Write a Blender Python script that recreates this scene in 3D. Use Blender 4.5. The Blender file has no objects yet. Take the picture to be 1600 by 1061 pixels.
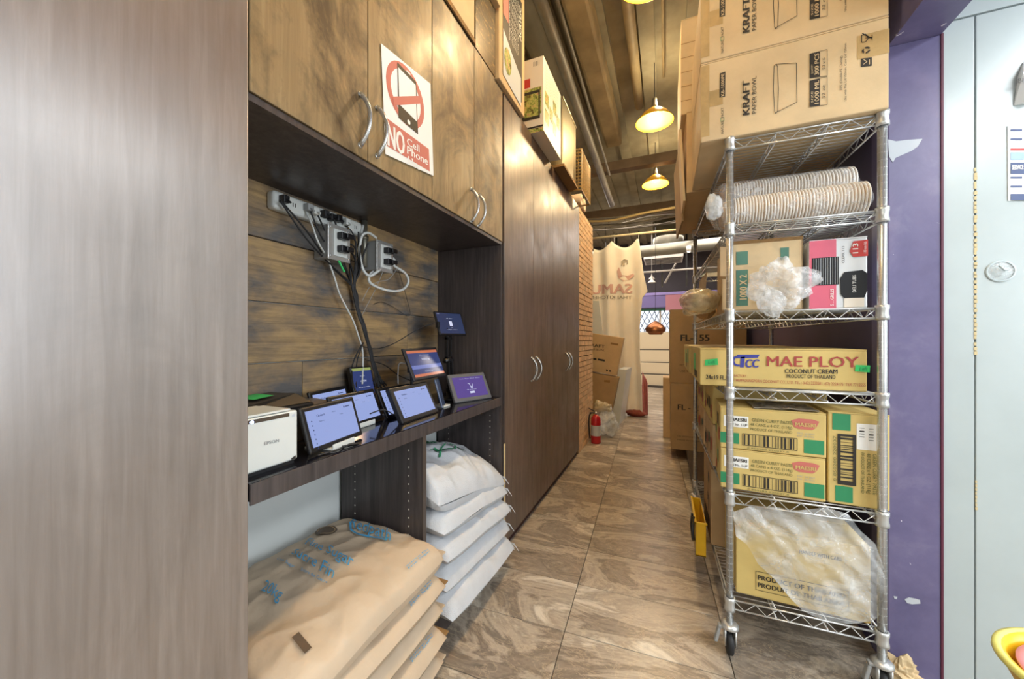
import bpy, math, random
from mathutils import Vector, Matrix, noise
C = bpy.context.scene.collection
sc = bpy.context.scene
V = Vector
PI = math.pi
# ------------------------------------------------------------------ camera, world, lights, exposure
FPX, CX, CY, EYE = 570.0, 800.0, 530.5, 1.2
YAW = math.atan(240 / 570)
cs, sn = math.cos(YAW), math.sin(YAW)
cam = bpy.data.cameras.new('camera'); cam.lens = 36 * FPX / 1600; cam.sensor_width = 36; cam.clip_start = .02
co = bpy.data.objects.new('camera', cam); C.objects.link(co)
co.location = (0, 0, EYE); co.rotation_euler = (PI / 2, 0, YAW); sc.camera = co
sc.view_settings.view_transform = 'Standard'; sc.view_settings.look = 'None'
sc.view_settings.gamma = 1; sc.view_settings.use_curve_mapping = False
sc.view_settings.exposure = -0.22
w = bpy.data.worlds.new('world'); sc.world = w; w.use_nodes = True
w.node_tree.nodes['Background'].inputs[0].default_value = (.85, .92, 1, 1)
w.node_tree.nodes['Background'].inputs[1].default_value = .6
def area(name, loc, rot, sx, sy, power, col):
    l = bpy.data.lights.new(name, 'AREA'); l.shape = 'RECTANGLE'; l.size = sx; l.size_y = sy; l.energy = power; l.color = col
    o = bpy.data.objects.new(name, l); C.objects.link(o); o.location = loc; o.rotation_euler = rot; return o
area('unseen_kitchen_light', (1.75, .45, 2.52), (0, 0, 0), .5, 2.3, 72, (.93, .97, 1))
area('added_niche_fill', (3.14, -.1, 1.55), (0, math.radians(90), 0), 1.5, 2.2, 95, (.86, .93, 1))  # added fill standing in for the bright kitchen, lights the niche
area('unseen_kitchen_light', (-.15, -1.5, 2.9), (math.radians(-25), 0, 0), 1.3, .5, 110, (1, .96, .9))  # added fill behind the camera, no fitting belongs to it
area('dining_light', (-1.0, 8.4, 3.5), (0, 0, 0), 3, 3, 190, (1, .88, .78))
area('dining_light', (1.6, 7.6, 3.3), (0, 0, 0), 2, 2, 110, (1, .9, .8))
PENDANTS = [(-.1, .72, 48), (-.1, 2.27, 52), (-.1, 3.82, 62), (-.13, 5.37, 60)]  # first two pendants added out of view to warm the upper doors

# ------------------------------------------------------------------ helpers
def ray(u, v):
    a = (u - CX) / FPX; b = (CY - v) / FPX
    return V((a * cs - sn, a * sn + cs, b))
EYEV = V((0, 0, EYE))
def atX(u, v, x): d = ray(u, v); return EYEV + d * (x / d.x)
def atY(u, v, y): d = ray(u, v); return EYEV + d * (y / d.y)
def atZ(u, v, z): d = ray(u, v); return EYEV + d * ((z - EYE) / d.z)
def hexc(h):
    h = h.lstrip('#'); r = []
    for i in (0, 2, 4):
        c = int(h[i:i + 2], 16) / 255
        r.append(c / 12.92 if c <= .04045 else ((c + .055) / 1.055) ** 2.4)
    return (*r, 1)
ORG = {}
class MB:
    def __init__(s): s.v = []; s.f = []
    def add(s, vs, fs):
        n = len(s.v); s.v += [V(p) for p in vs]; s.f += [tuple(i + n for i in f) for f in fs]; return s
    def ob(s, o, r, d, h):
        o, r, d, h = V(o), V(r), V(d), V(h)
        return s.add([o, o + r, o + r + d, o + d, o + h, o + r + h, o + r + d + h, o + d + h],
                     [(3, 2, 1, 0), (4, 5, 6, 7), (0, 1, 5, 4), (1, 2, 6, 5), (2, 3, 7, 6), (3, 0, 4, 7)])
    def box(s, x0, x1, y0, y1, z0, z1): return s.ob((x0, y0, z0), (x1 - x0, 0, 0), (0, y1 - y0, 0), (0, 0, z1 - z0))
    def tube(s, pts, r, n=6, cap=True, r2=None):
        pts = [V(p) for p in pts]; N = len(pts); n0 = len(s.v); up = None
        for i, p in enumerate(pts):
            t = (pts[min(i + 1, N - 1)] - pts[max(i - 1, 0)])
            t = t.normalized() if t.length > 1e-9 else V((0, 0, 1))
            if up is None: up = V((0, 0, 1)) if abs(t.z) < .9 else V((0, 1, 0))
            a = t.cross(up)
            if a.length < 1e-4: a = t.orthogonal()
            a.normalize(); b = a.cross(t).normalized(); up = b
            rr = r if not isinstance(r, (list, tuple)) else r[i]
            rb = rr if r2 is None else r2
            for k in range(n):
                q = 2 * PI * k / n; s.v.append(p + a * math.cos(q) * rr + b * math.sin(q) * rb)
        for i in range(N - 1):
            for k in range(n):
                k2 = (k + 1) % n; s.f.append((n0 + i * n + k, n0 + i * n + k2, n0 + (i + 1) * n + k2, n0 + (i + 1) * n + k))
        if cap: s.f.append(tuple(n0 + k for k in range(n))[::-1]); s.f.append(tuple(n0 + (N - 1) * n + k for k in range(n)))
        return s
    def lathe(s, prof, c=(0, 0, 0), n=20, ax='z', sc2=(1, 1)):
        c = V(c); n0 = len(s.v)
        for r, h in prof:
            for k in range(n):
                q = 2 * PI * k / n; a, b = r * math.cos(q) * sc2[0], r * math.sin(q) * sc2[1]
                s.v.append(c + (V((a, b, h)) if ax == 'z' else V((h, a, b)) if ax == 'x' else V((a, h, b))))
        for i in range(len(prof) - 1):
            for k in range(n):
                k2 = (k + 1) % n; s.f.append((n0 + i * n + k, n0 + i * n + k2, n0 + (i + 1) * n + k2, n0 + (i + 1) * n + k))
        return s
    def grid(s, fn, nu, nv, closed=False):
        n0 = len(s.v)
        for j in range(nv + 1):
            for i in range(nu + 1): s.v.append(V(fn(i / nu, j / nv)))
        for j in range(nv):
            for i in range(nu):
                a = n0 + j * (nu + 1) + i; s.f.append((a, a + 1, a + nu + 2, a + nu + 1))
        return s
    def build(s, name, mat, parent=None, smooth=False, bevel=0, seg=2, label=None, solid=0, sub=0):
        me = bpy.data.meshes.new(name); o = bpy.data.objects.new(name, me)
        if parent is not None: org = ORG[parent.name]
        else:
            xs = [p.x for p in s.v]; ys = [p.y for p in s.v]; org = V(((min(xs) + max(xs)) / 2, (min(ys) + max(ys)) / 2, min(p.z for p in s.v)))
            o.location = org
        me.from_pydata([p - org for p in s.v], [], s.f); me.update()
        me.materials.append(mat)
        if smooth:
            for p in me.polygons: p.use_smooth = True
        C.objects.link(o); ORG[o.name] = org
        if parent is not None: o.parent = parent
        if solid:
            m = o.modifiers.new('s', 'SOLIDIFY'); m.thickness = solid
        if bevel:
            m = o.modifiers.new('b', 'BEVEL'); m.width = bevel; m.segments = seg; m.limit_method = 'ANGLE'; m.angle_limit = .6
        if sub:
            m = o.modifiers.new('u', 'SUBSURF'); m.levels = sub; m.render_levels = sub
        if label: o['label'] = label
        return o
def thing(name, label, cat, loc=(0, 0, 0), group=None):
    o = bpy.data.objects.new(name, None); C.objects.link(o); o.location = loc; o.empty_display_size = .05
    ORG[o.name] = V(loc); o['label'] = label; o['category'] = cat
    if group: o['group'] = group
    return o
def tag(o, label, cat, group=None, kind=None):
    o['label'] = label; o['category'] = cat
    if group: o['group'] = group
    if kind: o['kind'] = kind
    return o
def struct(o, label=None):
    o['kind'] = 'structure'
    if label: o['label'] = label
    return o
def copyof(src, parent, loc=None):
    o = src.copy(); C.objects.link(o); o.parent = parent; ORG[o.name] = ORG[src.name]
    if loc is not None: o.location = loc
    return o
def smoothpts(pts, k=6):
    pts = [V(p) for p in pts]; out = []
    for i in range(len(pts) - 1):
        p0 = pts[max(i - 1, 0)]; p1 = pts[i]; p2 = pts[i + 1]; p3 = pts[min(i + 2, len(pts) - 1)]
        for j in range(k):
            t = j / k; out.append(.5 * ((2 * p1) + (p2 - p0) * t + (2 * p0 - 5 * p1 + 4 * p2 - p3) * t * t + (3 * p1 - p0 - 3 * p2 + p3) * t ** 3))
    out.append(pts[-1]); return out

# ------------------------------------------------------------------ materials
MAT = {}
def base(name):
    m = bpy.data.materials.new(name); m.use_nodes = True; nt = m.node_tree; b = nt.nodes['Principled BSDF']; MAT[name] = m
    return m, nt, b
def N(nt, t, **kw):
    n = nt.nodes.new(t)
    for k, v in kw.items():
        if k in n.inputs: n.inputs[k].default_value = v
        else: setattr(n, k, v)
    return n
def ramp(nt, fac, stops):
    r = nt.nodes.new('ShaderNodeValToRGB'); nt.links.new(fac, r.inputs[0]); e = r.color_ramp.elements
    while len(e) < len(stops): e.new(.5)
    for i, (p, c) in enumerate(stops): e[i].position = p; e[i].color = hexc(c) if isinstance(c, str) else c
    return r
def coords(nt, scale=(1, 1, 1), rnd=True, rot=(0, 0, 0)):
    tc = N(nt, 'ShaderNodeTexCoord'); mp = N(nt, 'ShaderNodeMapping'); mp.inputs['Scale'].default_value = scale; mp.inputs['Rotation'].default_value = rot
    nt.links.new(tc.outputs['Object'], mp.inputs[0])
    if rnd:
        oi = N(nt, 'ShaderNodeObjectInfo'); mu = N(nt, 'ShaderNodeMath', operation='MULTIPLY'); mu.inputs[1].default_value = 37
        nt.links.new(oi.outputs['Random'], mu.inputs[0]); nt.links.new(mu.outputs[0], mp.inputs['Location'])
    return mp.outputs[0]
def noisetex(nt, vec, scale, detail=4, rough=.6, dist=0):
    n = N(nt, 'ShaderNodeTexNoise'); n.inputs['Scale'].default_value = scale; n.inputs['Detail'].default_value = detail
    n.inputs['Roughness'].default_value = rough; n.inputs['Distortion'].default_value = dist
    nt.links.new(vec, n.inputs['Vector']); return n.outputs['Fac']
def bump(nt, b, h, s, d=.01):
    n = N(nt, 'ShaderNodeBump'); n.inputs['Strength'].default_value = s; n.inputs['Distance'].default_value = d
    nt.links.new(h, n.inputs['Height']); nt.links.new(n.outputs[0], b.inputs['Normal'])
def plain(name, c, rough=.5, metal=0, var=.0, vs=8, bmp=0, bs=60, emit=0, spec=.5):
    m, nt, b = base(name); b.inputs['Roughness'].default_value = rough; b.inputs['Metallic'].default_value = metal
    b.inputs['Specular IOR Level'].default_value = spec
    col = hexc(c); b.inputs['Base Color'].default_value = col
    if var:
        vec = coords(nt); f = noisetex(nt, vec, vs, 5)
        d = tuple(x * (1 - var) for x in col[:3]) + (1,); l = tuple(min(1, x * (1 + var)) for x in col[:3]) + (1,)
        r = ramp(nt, f, [(.3, d), (.7, l)]); nt.links.new(r.outputs[0], b.inputs['Base Color'])
    if bmp: bump(nt, b, noisetex(nt, coords(nt), bs, 4), bmp)
    if emit:
        b.inputs['Emission Color'].default_value = col; b.inputs['Emission Strength'].default_value = emit
    return m
def wood(name, c1, c2, c3, scale=(26, 26, 1.3), rough=(.28, .5), smear=0, bmp=.08, smcol='2a2118'):
    m, nt, b = base(name); vec = coords(nt, scale)
    f = noisetex(nt, vec, 2.2, 6, .65, .4); r = ramp(nt, f, [(.3, c1), (.52, c2), (.75, c3)])
    out = r.outputs[0]; v2 = coords(nt, (1, 1, 1)); f2 = noisetex(nt, v2, 3.5, 6, .65, .6)
    if smear:
        rr = ramp(nt, noisetex(nt, coords(nt, (1, 1, .7)), 3.6, 8, .68, .9), [(.4, (1, 1, 1, 1)), (.57, (0, 0, 0, 1))]); mx = N(nt, 'ShaderNodeMix', data_type='RGBA'); mm = N(nt, 'ShaderNodeMath', operation='MULTIPLY'); mm.inputs[1].default_value = smear
        nt.links.new(rr.outputs[0], mm.inputs[0]); nt.links.new(mm.outputs[0], mx.inputs[0]); nt.links.new(out, mx.inputs[6]); mx.inputs[7].default_value = hexc(smcol); out = mx.outputs[2]
    nt.links.new(out, b.inputs['Base Color'])
    mr = N(nt, 'ShaderNodeMapRange'); mr.inputs['From Min'].default_value = .3; mr.inputs['From Max'].default_value = .7; mr.inputs['To Min'].default_value = rough[0]; mr.inputs['To Max'].default_value = rough[1]
    nt.links.new(f2, mr.inputs[0]); nt.links.new(mr.outputs[0], b.inputs['Roughness'])
    if bmp: bump(nt, b, f, bmp, .004)
    return m
def film(name, c='f2f6f8', alpha=(.12, .6), rough=.12, sc_=14):
    m, nt, b = base(name); b.inputs['Base Color'].default_value = hexc(c); b.inputs['Roughness'].default_value = rough
    vec = coords(nt); f = noisetex(nt, vec, sc_, 5, .6, 1.2)
    mr = N(nt, 'ShaderNodeMapRange'); mr.inputs['From Min'].default_value = .35; mr.inputs['From Max'].default_value = .7; mr.inputs['To Min'].default_value = alpha[0]; mr.inputs['To Max'].default_value = alpha[1]
    nt.links.new(f, mr.inputs[0]); nt.links.new(mr.outputs[0], b.inputs['Alpha']); bump(nt, b, noisetex(nt, vec, sc_ * 1.6, 3), .9, .02)
    return m
WOOD = wood('dark_wood', '4f4139', '66564b', '7a695d', rough=(.3, .48), bmp=.04, smear=.15, smcol='352a24')
WOODLIT = wood('dark_wood_smeared_lamplit', '7c6848', '8d7753', '9c8762', rough=(.34, .6), smear=.85, smcol='33271b', bmp=.03)  # warm pendant glow painted into the lighter gold base; dark smears are grease
WOODP = wood('dark_wood_panel', '65574c', '766960', '887c73', rough=(.3, .46), smear=.3, smcol='54473e', bmp=.03)
WOODD = wood('espresso_wood', '352f2f', '453e3d', '564e4c', rough=(.3, .45), bmp=.04)
GLOSS = plain('gloss_black', '14141a', .08, 0, .3, 6)
CHROME = plain('chrome', 'd4d6d7', .25, .8, .08, 30)
ZINC = plain('zinc_wire', 'cfd0ce', .32, .7, .1, 20)
STEEL = plain('stainless', 'c3b79a', .3, 1, .1, 5)
CARD = plain('cardboard', 'c7a87c', .75, 0, .1, 6, .08, 40)
CARD2 = plain('cardboard_dull', 'a98c64', .8, 0, .12, 6, .08, 40)
CARD3 = plain('cardboard_pale', 'd0b78e', .75, 0, .1, 6, .08, 40)
CARDY = plain('cardboard_yellow', 'd0b670', .72, 0, .08, 6, .06, 40)
CARDE = plain('cardboard_edge', '8d6c42', .85, 0, .15, 50)
TAPE = plain('packing_tape', 'b89c6c', .22, 0, .12, 18, .2, 20)
SUGAR = plain('kraft_paper', 'bfab92', .65, 0, .06, 5, .5, 11)
SACK = plain('woven_sack', 'c4c7cb', .6, 0, .06, 14, .35, 220)
WHITE = plain('white_plastic', 'cfd2ce', .35, 0, .03, 8)
WPAINT = plain('white_paint', 'c4c8c6', .5, 0, .05, 2)
PANELW = plain('cooler_panel_white', 'b2bcbc', .28, 0, .06, 3, .1, 5)
GREYP = plain('grey_plastic', '9a9c9c', .5)
BLACK = plain('black_plastic', '18181b', .35, 0, .2, 10)
BLACKR = plain('black_rubber', '202022', .6)
INK = plain('ink_black', '2b2722', .6)
INKW = plain('ink_white', 'f0efea', .5)
RED = plain('ink_red', 'c23b35', .55)
REDF = plain('ink_red_faded', 'c66f62', .6)
BLUE = plain('ink_blue', '4a9cc9', .6)
NAVY = plain('ink_navy', '3a3f96', .6)
GREEN = plain('ink_green', '2f8a5c', .6)
GREENT = plain('green_tape', '35c36a', .45)
PINK = plain('ink_pink', 'd9657c', .5)
DGREEN = plain('ink_dark_green', '4d7a68', .6)
LGREY = plain('ink_grey', 'b9bfc6', .5)
SHEET = plain('paper', 'eef0ee', .5, 0, .03, 9, .1, 12)
YELLOW = plain('yellow_plastic', 'e0b21c', .35, 0, .08, 6)
YELP = plain('pale_yellow_plastic', 'e8e27c', .3)
PINKC = plain('pink_plastic', 'e39aa0', .4, 0, .08, 6)
REDP = plain('extinguisher_red', 'b3202a', .25)
CEIL = plain('dark_ceiling', 'a0977c', .8, 0, .25, 3)
PIPE = plain('painted_pipe', '7d7565', .45, .2, .25, 6)
DUCT = plain('brown_duct', 'a8946c', .6, .1, .25, 4)
GALV = plain('galvanised_duct', '8c897c', .4, .7, .15, 4)
TRACK = plain('white_metal', 'dcd9d2', .4)
PURPLED = plain('deep_purple_paint', '35206e', .45, 0, .2, 4)
CLOTH = plain('canvas_cloth', 'efe6d6', .85, 0, .05, 4)
CLOTHP = plain('pink_cloth', 'b06a66', .85, 0, .15, 6)
CLOTHP.use_nodes = True
BROWNB = plain('brown_bag', 'b48f63', .7, 0, .15, 9)
BRICKM = plain('brick_face', 'd9b48a', .85, 0, .28, 14, .5, 60)
MORTAR = plain('brick_joint', '6e5238', .95, 0, .2, 20)
BOWL = plain('bowl_card', 'c2a27c', .7, 0, .1, 12)
BOWLR = plain('bowl_rim', 'ece3d4', .6)
FILM = film('plastic_film'); FILMW = film('milky_film', 'eef2f4', (.35, .85), .2, 10)
FILMC = film('clump_film', 'f2f5f7', (.12, .5), .06, 11); FILMD = film('drape_film', 'eff3f5', (.06, .42), .05, 9); FILMT = film('thin_film', 'f4f6f8', (.06, .42), .1, 18); FILMB = film('yellowed_film', 'd9c9a4', (.45, .85), .2, 12)
def purple():
    m, nt, b = base('purple_paint'); b.inputs['Roughness'].default_value = .38
    v = coords(nt, (1, 1, 1), False); f = noisetex(nt, v, 5, 6, .65, .3)
    r = ramp(nt, f, [(.3, '595478'), (.55, '686286'), (.8, '837d98')])
    f2 = noisetex(nt, v, 38, 3, .6, .8); r2 = ramp(nt, f2, [(.74, (0, 0, 0, 1)), (.76, (1, 1, 1, 1))])
    mx = N(nt, 'ShaderNodeMix', data_type='RGBA'); nt.links.new(r2.outputs[0], mx.inputs[0]); nt.links.new(r.outputs[0], mx.inputs[6]); mx.inputs[7].default_value = hexc('d8d4dc')
    nt.links.new(mx.outputs[2], b.inputs['Base Color']); return m
PURPLE = purple()
def tilemat():
    m, nt, b = base('stone_tile')
    v = coords(nt, (1, 2.4, 1), True, (0, 0, .55)); f = noisetex(nt, v, 1.5, 11, .62, 1.6)
    r = ramp(nt, f, [(.3, '5c534a'), (.41, '8d8275'), (.46, '73695e'), (.52, 'ada191'), (.57, '93887a'), (.64, 'cfc6b6'), (.7, 'a4988a')])
    v2 = coords(nt, (1, 2.6, 1), True, (0, 0, .9)); f2 = noisetex(nt, v2, 3.1, 8, .7, 3.0)
    r2 = ramp(nt, f2, [(.485, (0, 0, 0, 1)), (.5, (1, 1, 1, 1)), (.515, (0, 0, 0, 1))])
    mm = N(nt, 'ShaderNodeMath', operation='MULTIPLY'); mm.inputs[1].default_value = .45; nt.links.new(r2.outputs[0], mm.inputs[0])
    mx = N(nt, 'ShaderNodeMix', data_type='RGBA'); nt.links.new(mm.outputs[0], mx.inputs[0]); nt.links.new(r.outputs[0], mx.inputs[6]); mx.inputs[7].default_value = hexc('d9c7a8')
    nt.links.new(mx.outputs[2], b.inputs['Base Color']); b.inputs['Roughness'].default_value = .3
    bump(nt, b, f, .12, .01); return m
TILE = tilemat(); GROUT = plain('grout', '544a40', .9)
def plankmat():
    m, nt, b = base('barn_plank'); v = coords(nt, (14, 1.6, 34)); f = noisetex(nt, v, 1.6, 8, .7, 1.0)
    v2 = coords(nt, (1, 2.0, 4)); f2 = noisetex(nt, v2, 1.8, 5, .6, .3)
    r = ramp(nt, f2, [(.38, '5d5a58'), (.5, '8c765a'), (.62, 'ad8f62')])
    r2 = ramp(nt, f, [(.3, (.42, .42, .42, 1)), (.56, (1, 1, 1, 1))])
    mx = N(nt, 'ShaderNodeMix', data_type='RGBA', blend_type='MULTIPLY'); mx.inputs[0].default_value = .8
    nt.links.new(r.outputs[0], mx.inputs[6]); nt.links.new(r2.outputs[0], mx.inputs[7]); nt.links.new(mx.outputs[2], b.inputs['Base Color'])
    b.inputs['Roughness'].default_value = .6; bump(nt, b, f, .4, .004); return m
PLANK = plankmat()
def dark_print():
    m, nt, b = base('dark_print'); v = coords(nt, (1, 1, 2)); f = noisetex(nt, v, 11, 7, .75, 1.5)
    r = ramp(nt, f, [(.35, '1f1a12'), (.55, '4a3b22'), (.68, 'a88a50'), (.75, '3b3020')]); nt.links.new(r.outputs[0], b.inputs['Base Color']); b.inputs['Roughness'].default_value = .3; return m
DPRINT = dark_print()
def food_print():
    m, nt, b = base('food_print'); v = coords(nt, (1, 1, 1)); f = noisetex(nt, v, 30, 5, .7, .5)
    r = ramp(nt, f, [(.36, '4d3324'), (.48, '8fa04c'), (.55, 'c9c27a'), (.62, 'a5614a'), (.75, 'e4d6c0')]); nt.links.new(r.outputs[0], b.inputs['Base Color']); b.inputs['Roughness'].default_value = .35; return m
FOOD = food_print()
def screen(name, c, e=1.0):
    m, nt, b = base(name); b.inputs['Base Color'].default_value = (.01, .01, .015, 1); b.inputs['Roughness'].default_value = .1
    b.inputs['Emission Color'].default_value = hexc(c); b.inputs['Emission Strength'].default_value = e; return m
SCB = screen('screen_pale_blue', 'a3b5ef', .95); SCN = screen('screen_navy', '3b4a85', .8); SCP = screen('screen_violet', '6d57a8', .8)
SCD = screen('screen_slate', '37456e', .7); SCO = screen('screen_orange', 'e08058', .9); SCL = screen('screen_light', 'dfe4ff', 1.0); SCG = screen('screen_olive', 'a8b46a', .9); SCT = screen('screen_text', '4c5a98', .5); SCB2 = screen('screen_mid_blue', '7484cc', .9)

_b = WOODP.node_tree.nodes['Principled BSDF']; _b.inputs['Specular IOR Level'].default_value = 1; _b.inputs['Coat Weight'].default_value = 1; _b.inputs['Coat Roughness'].default_value = .3; _b.inputs['Coat IOR'].default_value = 1.75
# ------------------------------------------------------------------ flat print
_tc = {}
def textmesh(t, bold=0):
    k = (t, bold)
    if k in _tc: return _tc[k]
    cu = bpy.data.curves.new('t', 'FONT'); cu.body = t; cu.resolution_u = 2; cu.offset = bold
    o = bpy.data.objects.new('t', cu); C.objects.link(o)
    dg = bpy.context.evaluated_depsgraph_get(); dg.update(); e = o.evaluated_get(dg); me = e.to_mesh()
    vs = [v.co.copy() for v in me.vertices]; fs = [tuple(p.vertices) for p in me.polygons]; e.to_mesh_clear()
    bpy.data.objects.remove(o); bpy.data.curves.remove(cu)
    if vs:
        x0 = min(v.x for v in vs); x1 = max(v.x for v in vs); y0 = 0; y1 = .72
        vs = [((v.x - x0) / (x1 - x0), (v.y - y0) / (y1 - y0)) for v in vs]
    _tc[k] = (vs, fs); return _tc[k]
def refine(pts, fs, L):
    pts = list(pts); out = []; st_ = []; mid = {}
    for f in fs:
        for i in range(1, len(f) - 1): st_.append((f[0], f[i], f[i + 1]))
    while st_:
        a, b, c = st_.pop(); e = [((pts[a] - pts[b]).length, a, b, c), ((pts[b] - pts[c]).length, b, c, a), ((pts[c] - pts[a]).length, c, a, b)]; l, p, q, r = max(e)
        if l < L: out.append((a, b, c)); continue
        k = (min(p, q), max(p, q))
        if k not in mid: mid[k] = len(pts); pts.append((pts[p] + pts[q]) / 2)
        m_ = mid[k]; st_.append((p, m_, r)); st_.append((m_, q, r))
    return pts, out
class Face:
    """flat print on a face: o lower-left corner, r right, u up (unit vectors)"""
    def __init__(s, o, r, u, fn=None, eps=.0012):
        s.o, s.r, s.u = V(o), V(r).normalized(), V(u).normalized(); s.n = s.r.cross(s.u); s.fn = fn; s.eps = eps; s.m = {}
    def px(s, u, v):
        d = ray(u, v); t = (s.o - EYEV).dot(s.n) / d.dot(s.n); p = EYEV + d * t - s.o; return V((p.dot(s.r), p.dot(s.u)))
    def mb(s, mat): return s.m.setdefault(mat.name, MB())
    def P(s, a, b, lay=1):
        if s.fn: return s.fn(a, b, s.eps * lay)
        return s.o + s.r * a + s.u * b + s.n * s.eps * lay
    def poly(s, pts, mat, lay=1): s.mb(mat).add([s.P(a, b, lay) for a, b in pts], [tuple(range(len(pts)))])
    def rect(s, a0, a1, b0, b1, mat, lay=1): s.poly([(a0, b0), (a1, b0), (a1, b1), (a0, b1)], mat, lay)
    def qpx(s, pts, mat, lay=1): s.poly([tuple(s.px(*p)) for p in pts], mat, lay)
    def text(s, t, p0, p1, p2, mat, bold=.0, lay=2):
        p0, p1, p2 = V(p0), V(p1), V(p2); vs, fs = textmesh(t, 0); a, b = p1 - p0, p2 - p0
        sh = a.normalized() * b.length * min(bold * 1.6, .06)
        for j, k in enumerate((0,) if not bold else (0, -1, 1)):
            q0 = p0 + sh * k; pts = [q0 + a * x + b * y for x, y in vs]; ff = fs
            if s.fn: pts, ff = refine(pts, fs, .012)
            s.mb(mat).add([s.P(p.x, p.y, lay + j * .0004 / s.eps) if s.fn else s.P(p.x, p.y, lay + j * .00009 / s.eps) for p in pts], ff)
    def tpx(s, t, p0, p1, p2, mat, bold=.0, lay=2): s.text(t, s.px(*p0), s.px(*p1), s.px(*p2), mat, bold, lay)
    def t(s, t, x, y, w, h, mat, bold=0, lay=2): s.text(t, (x, y), (x + w, y), (x, y + h), mat, bold, lay)
    def line(s, pts, wd, mat, lay=2, close=False):
        pts = [V(p) for p in pts]
        if s.fn:
            z_ = [pts[0]]
            for p, q in zip(pts, pts[1:]):
                n_ = max(1, int((q - p).length / .012)); z_ += [p + (q - p) * (i + 1) / n_ for i in range(n_)]
            pts = z_
        if close: pts.append(pts[0])
        for ii, (p, q) in enumerate(zip(pts, pts[1:])):
            lay += .00007 / s.eps * (1 if ii % 2 else -1)
            d = (q - p)
            if d.length < 1e-6: continue
            d = d.normalized(); nn = V((-d.y, d.x)) * wd / 2
            s.poly([tuple(p - nn - d * wd / 3), tuple(q - nn + d * wd / 3), tuple(q + nn + d * wd / 3), tuple(p + nn - d * wd / 3)], mat, lay)
    def ring(s, c, rx, ry, wd, mat, lay=2, a0=0, a1=360, n=28):
        vs = []
        for i in range(n + 1):
            q = math.radians(a0 + (a1 - a0) * i / n)
            for k in (-.5, .5): vs.append(s.P(c[0] + (rx + wd * k) * math.cos(q), c[1] + (ry + wd * k) * math.sin(q), lay))
        s.mb(mat).add(vs, [(2 * i, 2 * i + 1, 2 * i + 3, 2 * i + 2) for i in range(n)])
    def disc(s, c, rx, ry, mat, lay=1, n=24): s.poly([(c[0] + rx * math.cos(2 * PI * i / n), c[1] + ry * math.sin(2 * PI * i / n)) for i in range(n)], mat, lay)
    def barcode(s, x0, x1, y0, y1, mat, vertical=True, seed=3, frame=True, lay=2):
        rnd = random.Random(seed)
        if frame: s.line([(x0, y0), (x1, y0), (x1, y1), (x0, y1)], abs(y1 - y0) * .05, mat, lay, True)
        if vertical:
            x = x0 + .004
            while x < x1 - .005:
                b = rnd.choice([.0012, .002, .0035, .0045]) * max(1, (x1 - x0) / .12); s.rect(x, x + b, y0 + .002, y1 - .002, mat, lay); x += b + rnd.choice([.004, .006, .008]) * max(1, (x1 - x0) / .15)
        else:
            y = y0 + .004
            while y < y1 - .005:
                b = rnd.choice([.0012, .002, .0035, .0045]) * max(1, (y1 - y0) / .12); s.rect(x0 + .002, x1 - .002, y, y + b, mat, lay); y += b + rnd.choice([.004, .006, .008]) * max(1, (y1 - y0) / .15)
    def build(s, parent, name='printing'):
        for k, m in s.m.items(): m.build(name, MAT[k], parent)
        s.m = {}
ZV = V((0, 0, 1))
def carton(name, label, x, y, z, wd, dp, ht, ang=0, mat=None, cat='box', group=None, tape='v', openlid=False):
    """cardboard box: (x,y,z) its front left bottom corner, front faces -Y turned by ang degrees"""
    mat = mat or CARD; a = math.radians(ang); r = V((math.cos(a), math.sin(a), 0)); d = V((-math.sin(a), math.cos(a), 0)); o = V((x, y, z))
    ctr = o + r * wd / 2 + d * dp / 2
    t = thing(name, label, cat, ctr, group)
    if openlid:
        m = MB(); e = .004
        m.ob(o, r * wd, d * dp, ZV * e); m.ob(o, r * wd, d * e, ZV * ht); m.ob(o + d * (dp - e), r * wd, d * e, ZV * ht)
        m.ob(o, r * e, d * dp, ZV * ht); m.ob(o + r * (wd - e), r * e, d * dp, ZV * ht); m.build('box_body', mat, t)
    else:
        MB().ob(o, r * wd, d * dp, ZV * (ht - .004)).build('box_body', mat, t, bevel=.004)
        MB().ob(o + ZV * (ht - .004) + r * .001, r * (wd - .002), d * (dp / 2 - .0015), ZV * .004).build('flap', mat, t)
        MB().ob(o + ZV * (ht - .004) + d * (dp / 2 + .0015) + r * .001, r * (wd - .002), d * (dp / 2 - .0015), ZV * .004).build('flap', mat, t)
    fr = Face(o, r, ZV); lf = Face(o + d * dp, -d, ZV)
    return t, fr, lf
def blob(c, rad, seed, amp=.35, fr=3, nu=40, nv=26, flat=None):
    """crumpled bag-like closed surface"""
    m = MB(); c = V(c); rad = V(rad); so = V((seed * 3.1, seed * 1.7, seed * .9))
    def fn(a, b):
        th = 2 * PI * a; ph = PI * b; d = V((math.cos(th) * math.sin(ph), math.sin(th) * math.sin(ph), math.cos(ph)))
        k = 1 + amp * (.9 * noise.noise(d * fr * .45 + so) + .9 * abs(noise.noise(d * fr * .7 + so)) - .25 + .35 * abs(noise.noise(V((d.x * 1.2, d.y, d.z * 3)) * fr * .8 - so)))
        p = V((d.x * rad.x, d.y * rad.y, d.z * rad.z)) * k
        q = c + p
        if flat is not None and q.z < flat: q.z = flat + (q.z - flat) * .05
        return q
    m.grid(fn, nu, nv); return m

exec_order = 1
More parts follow.
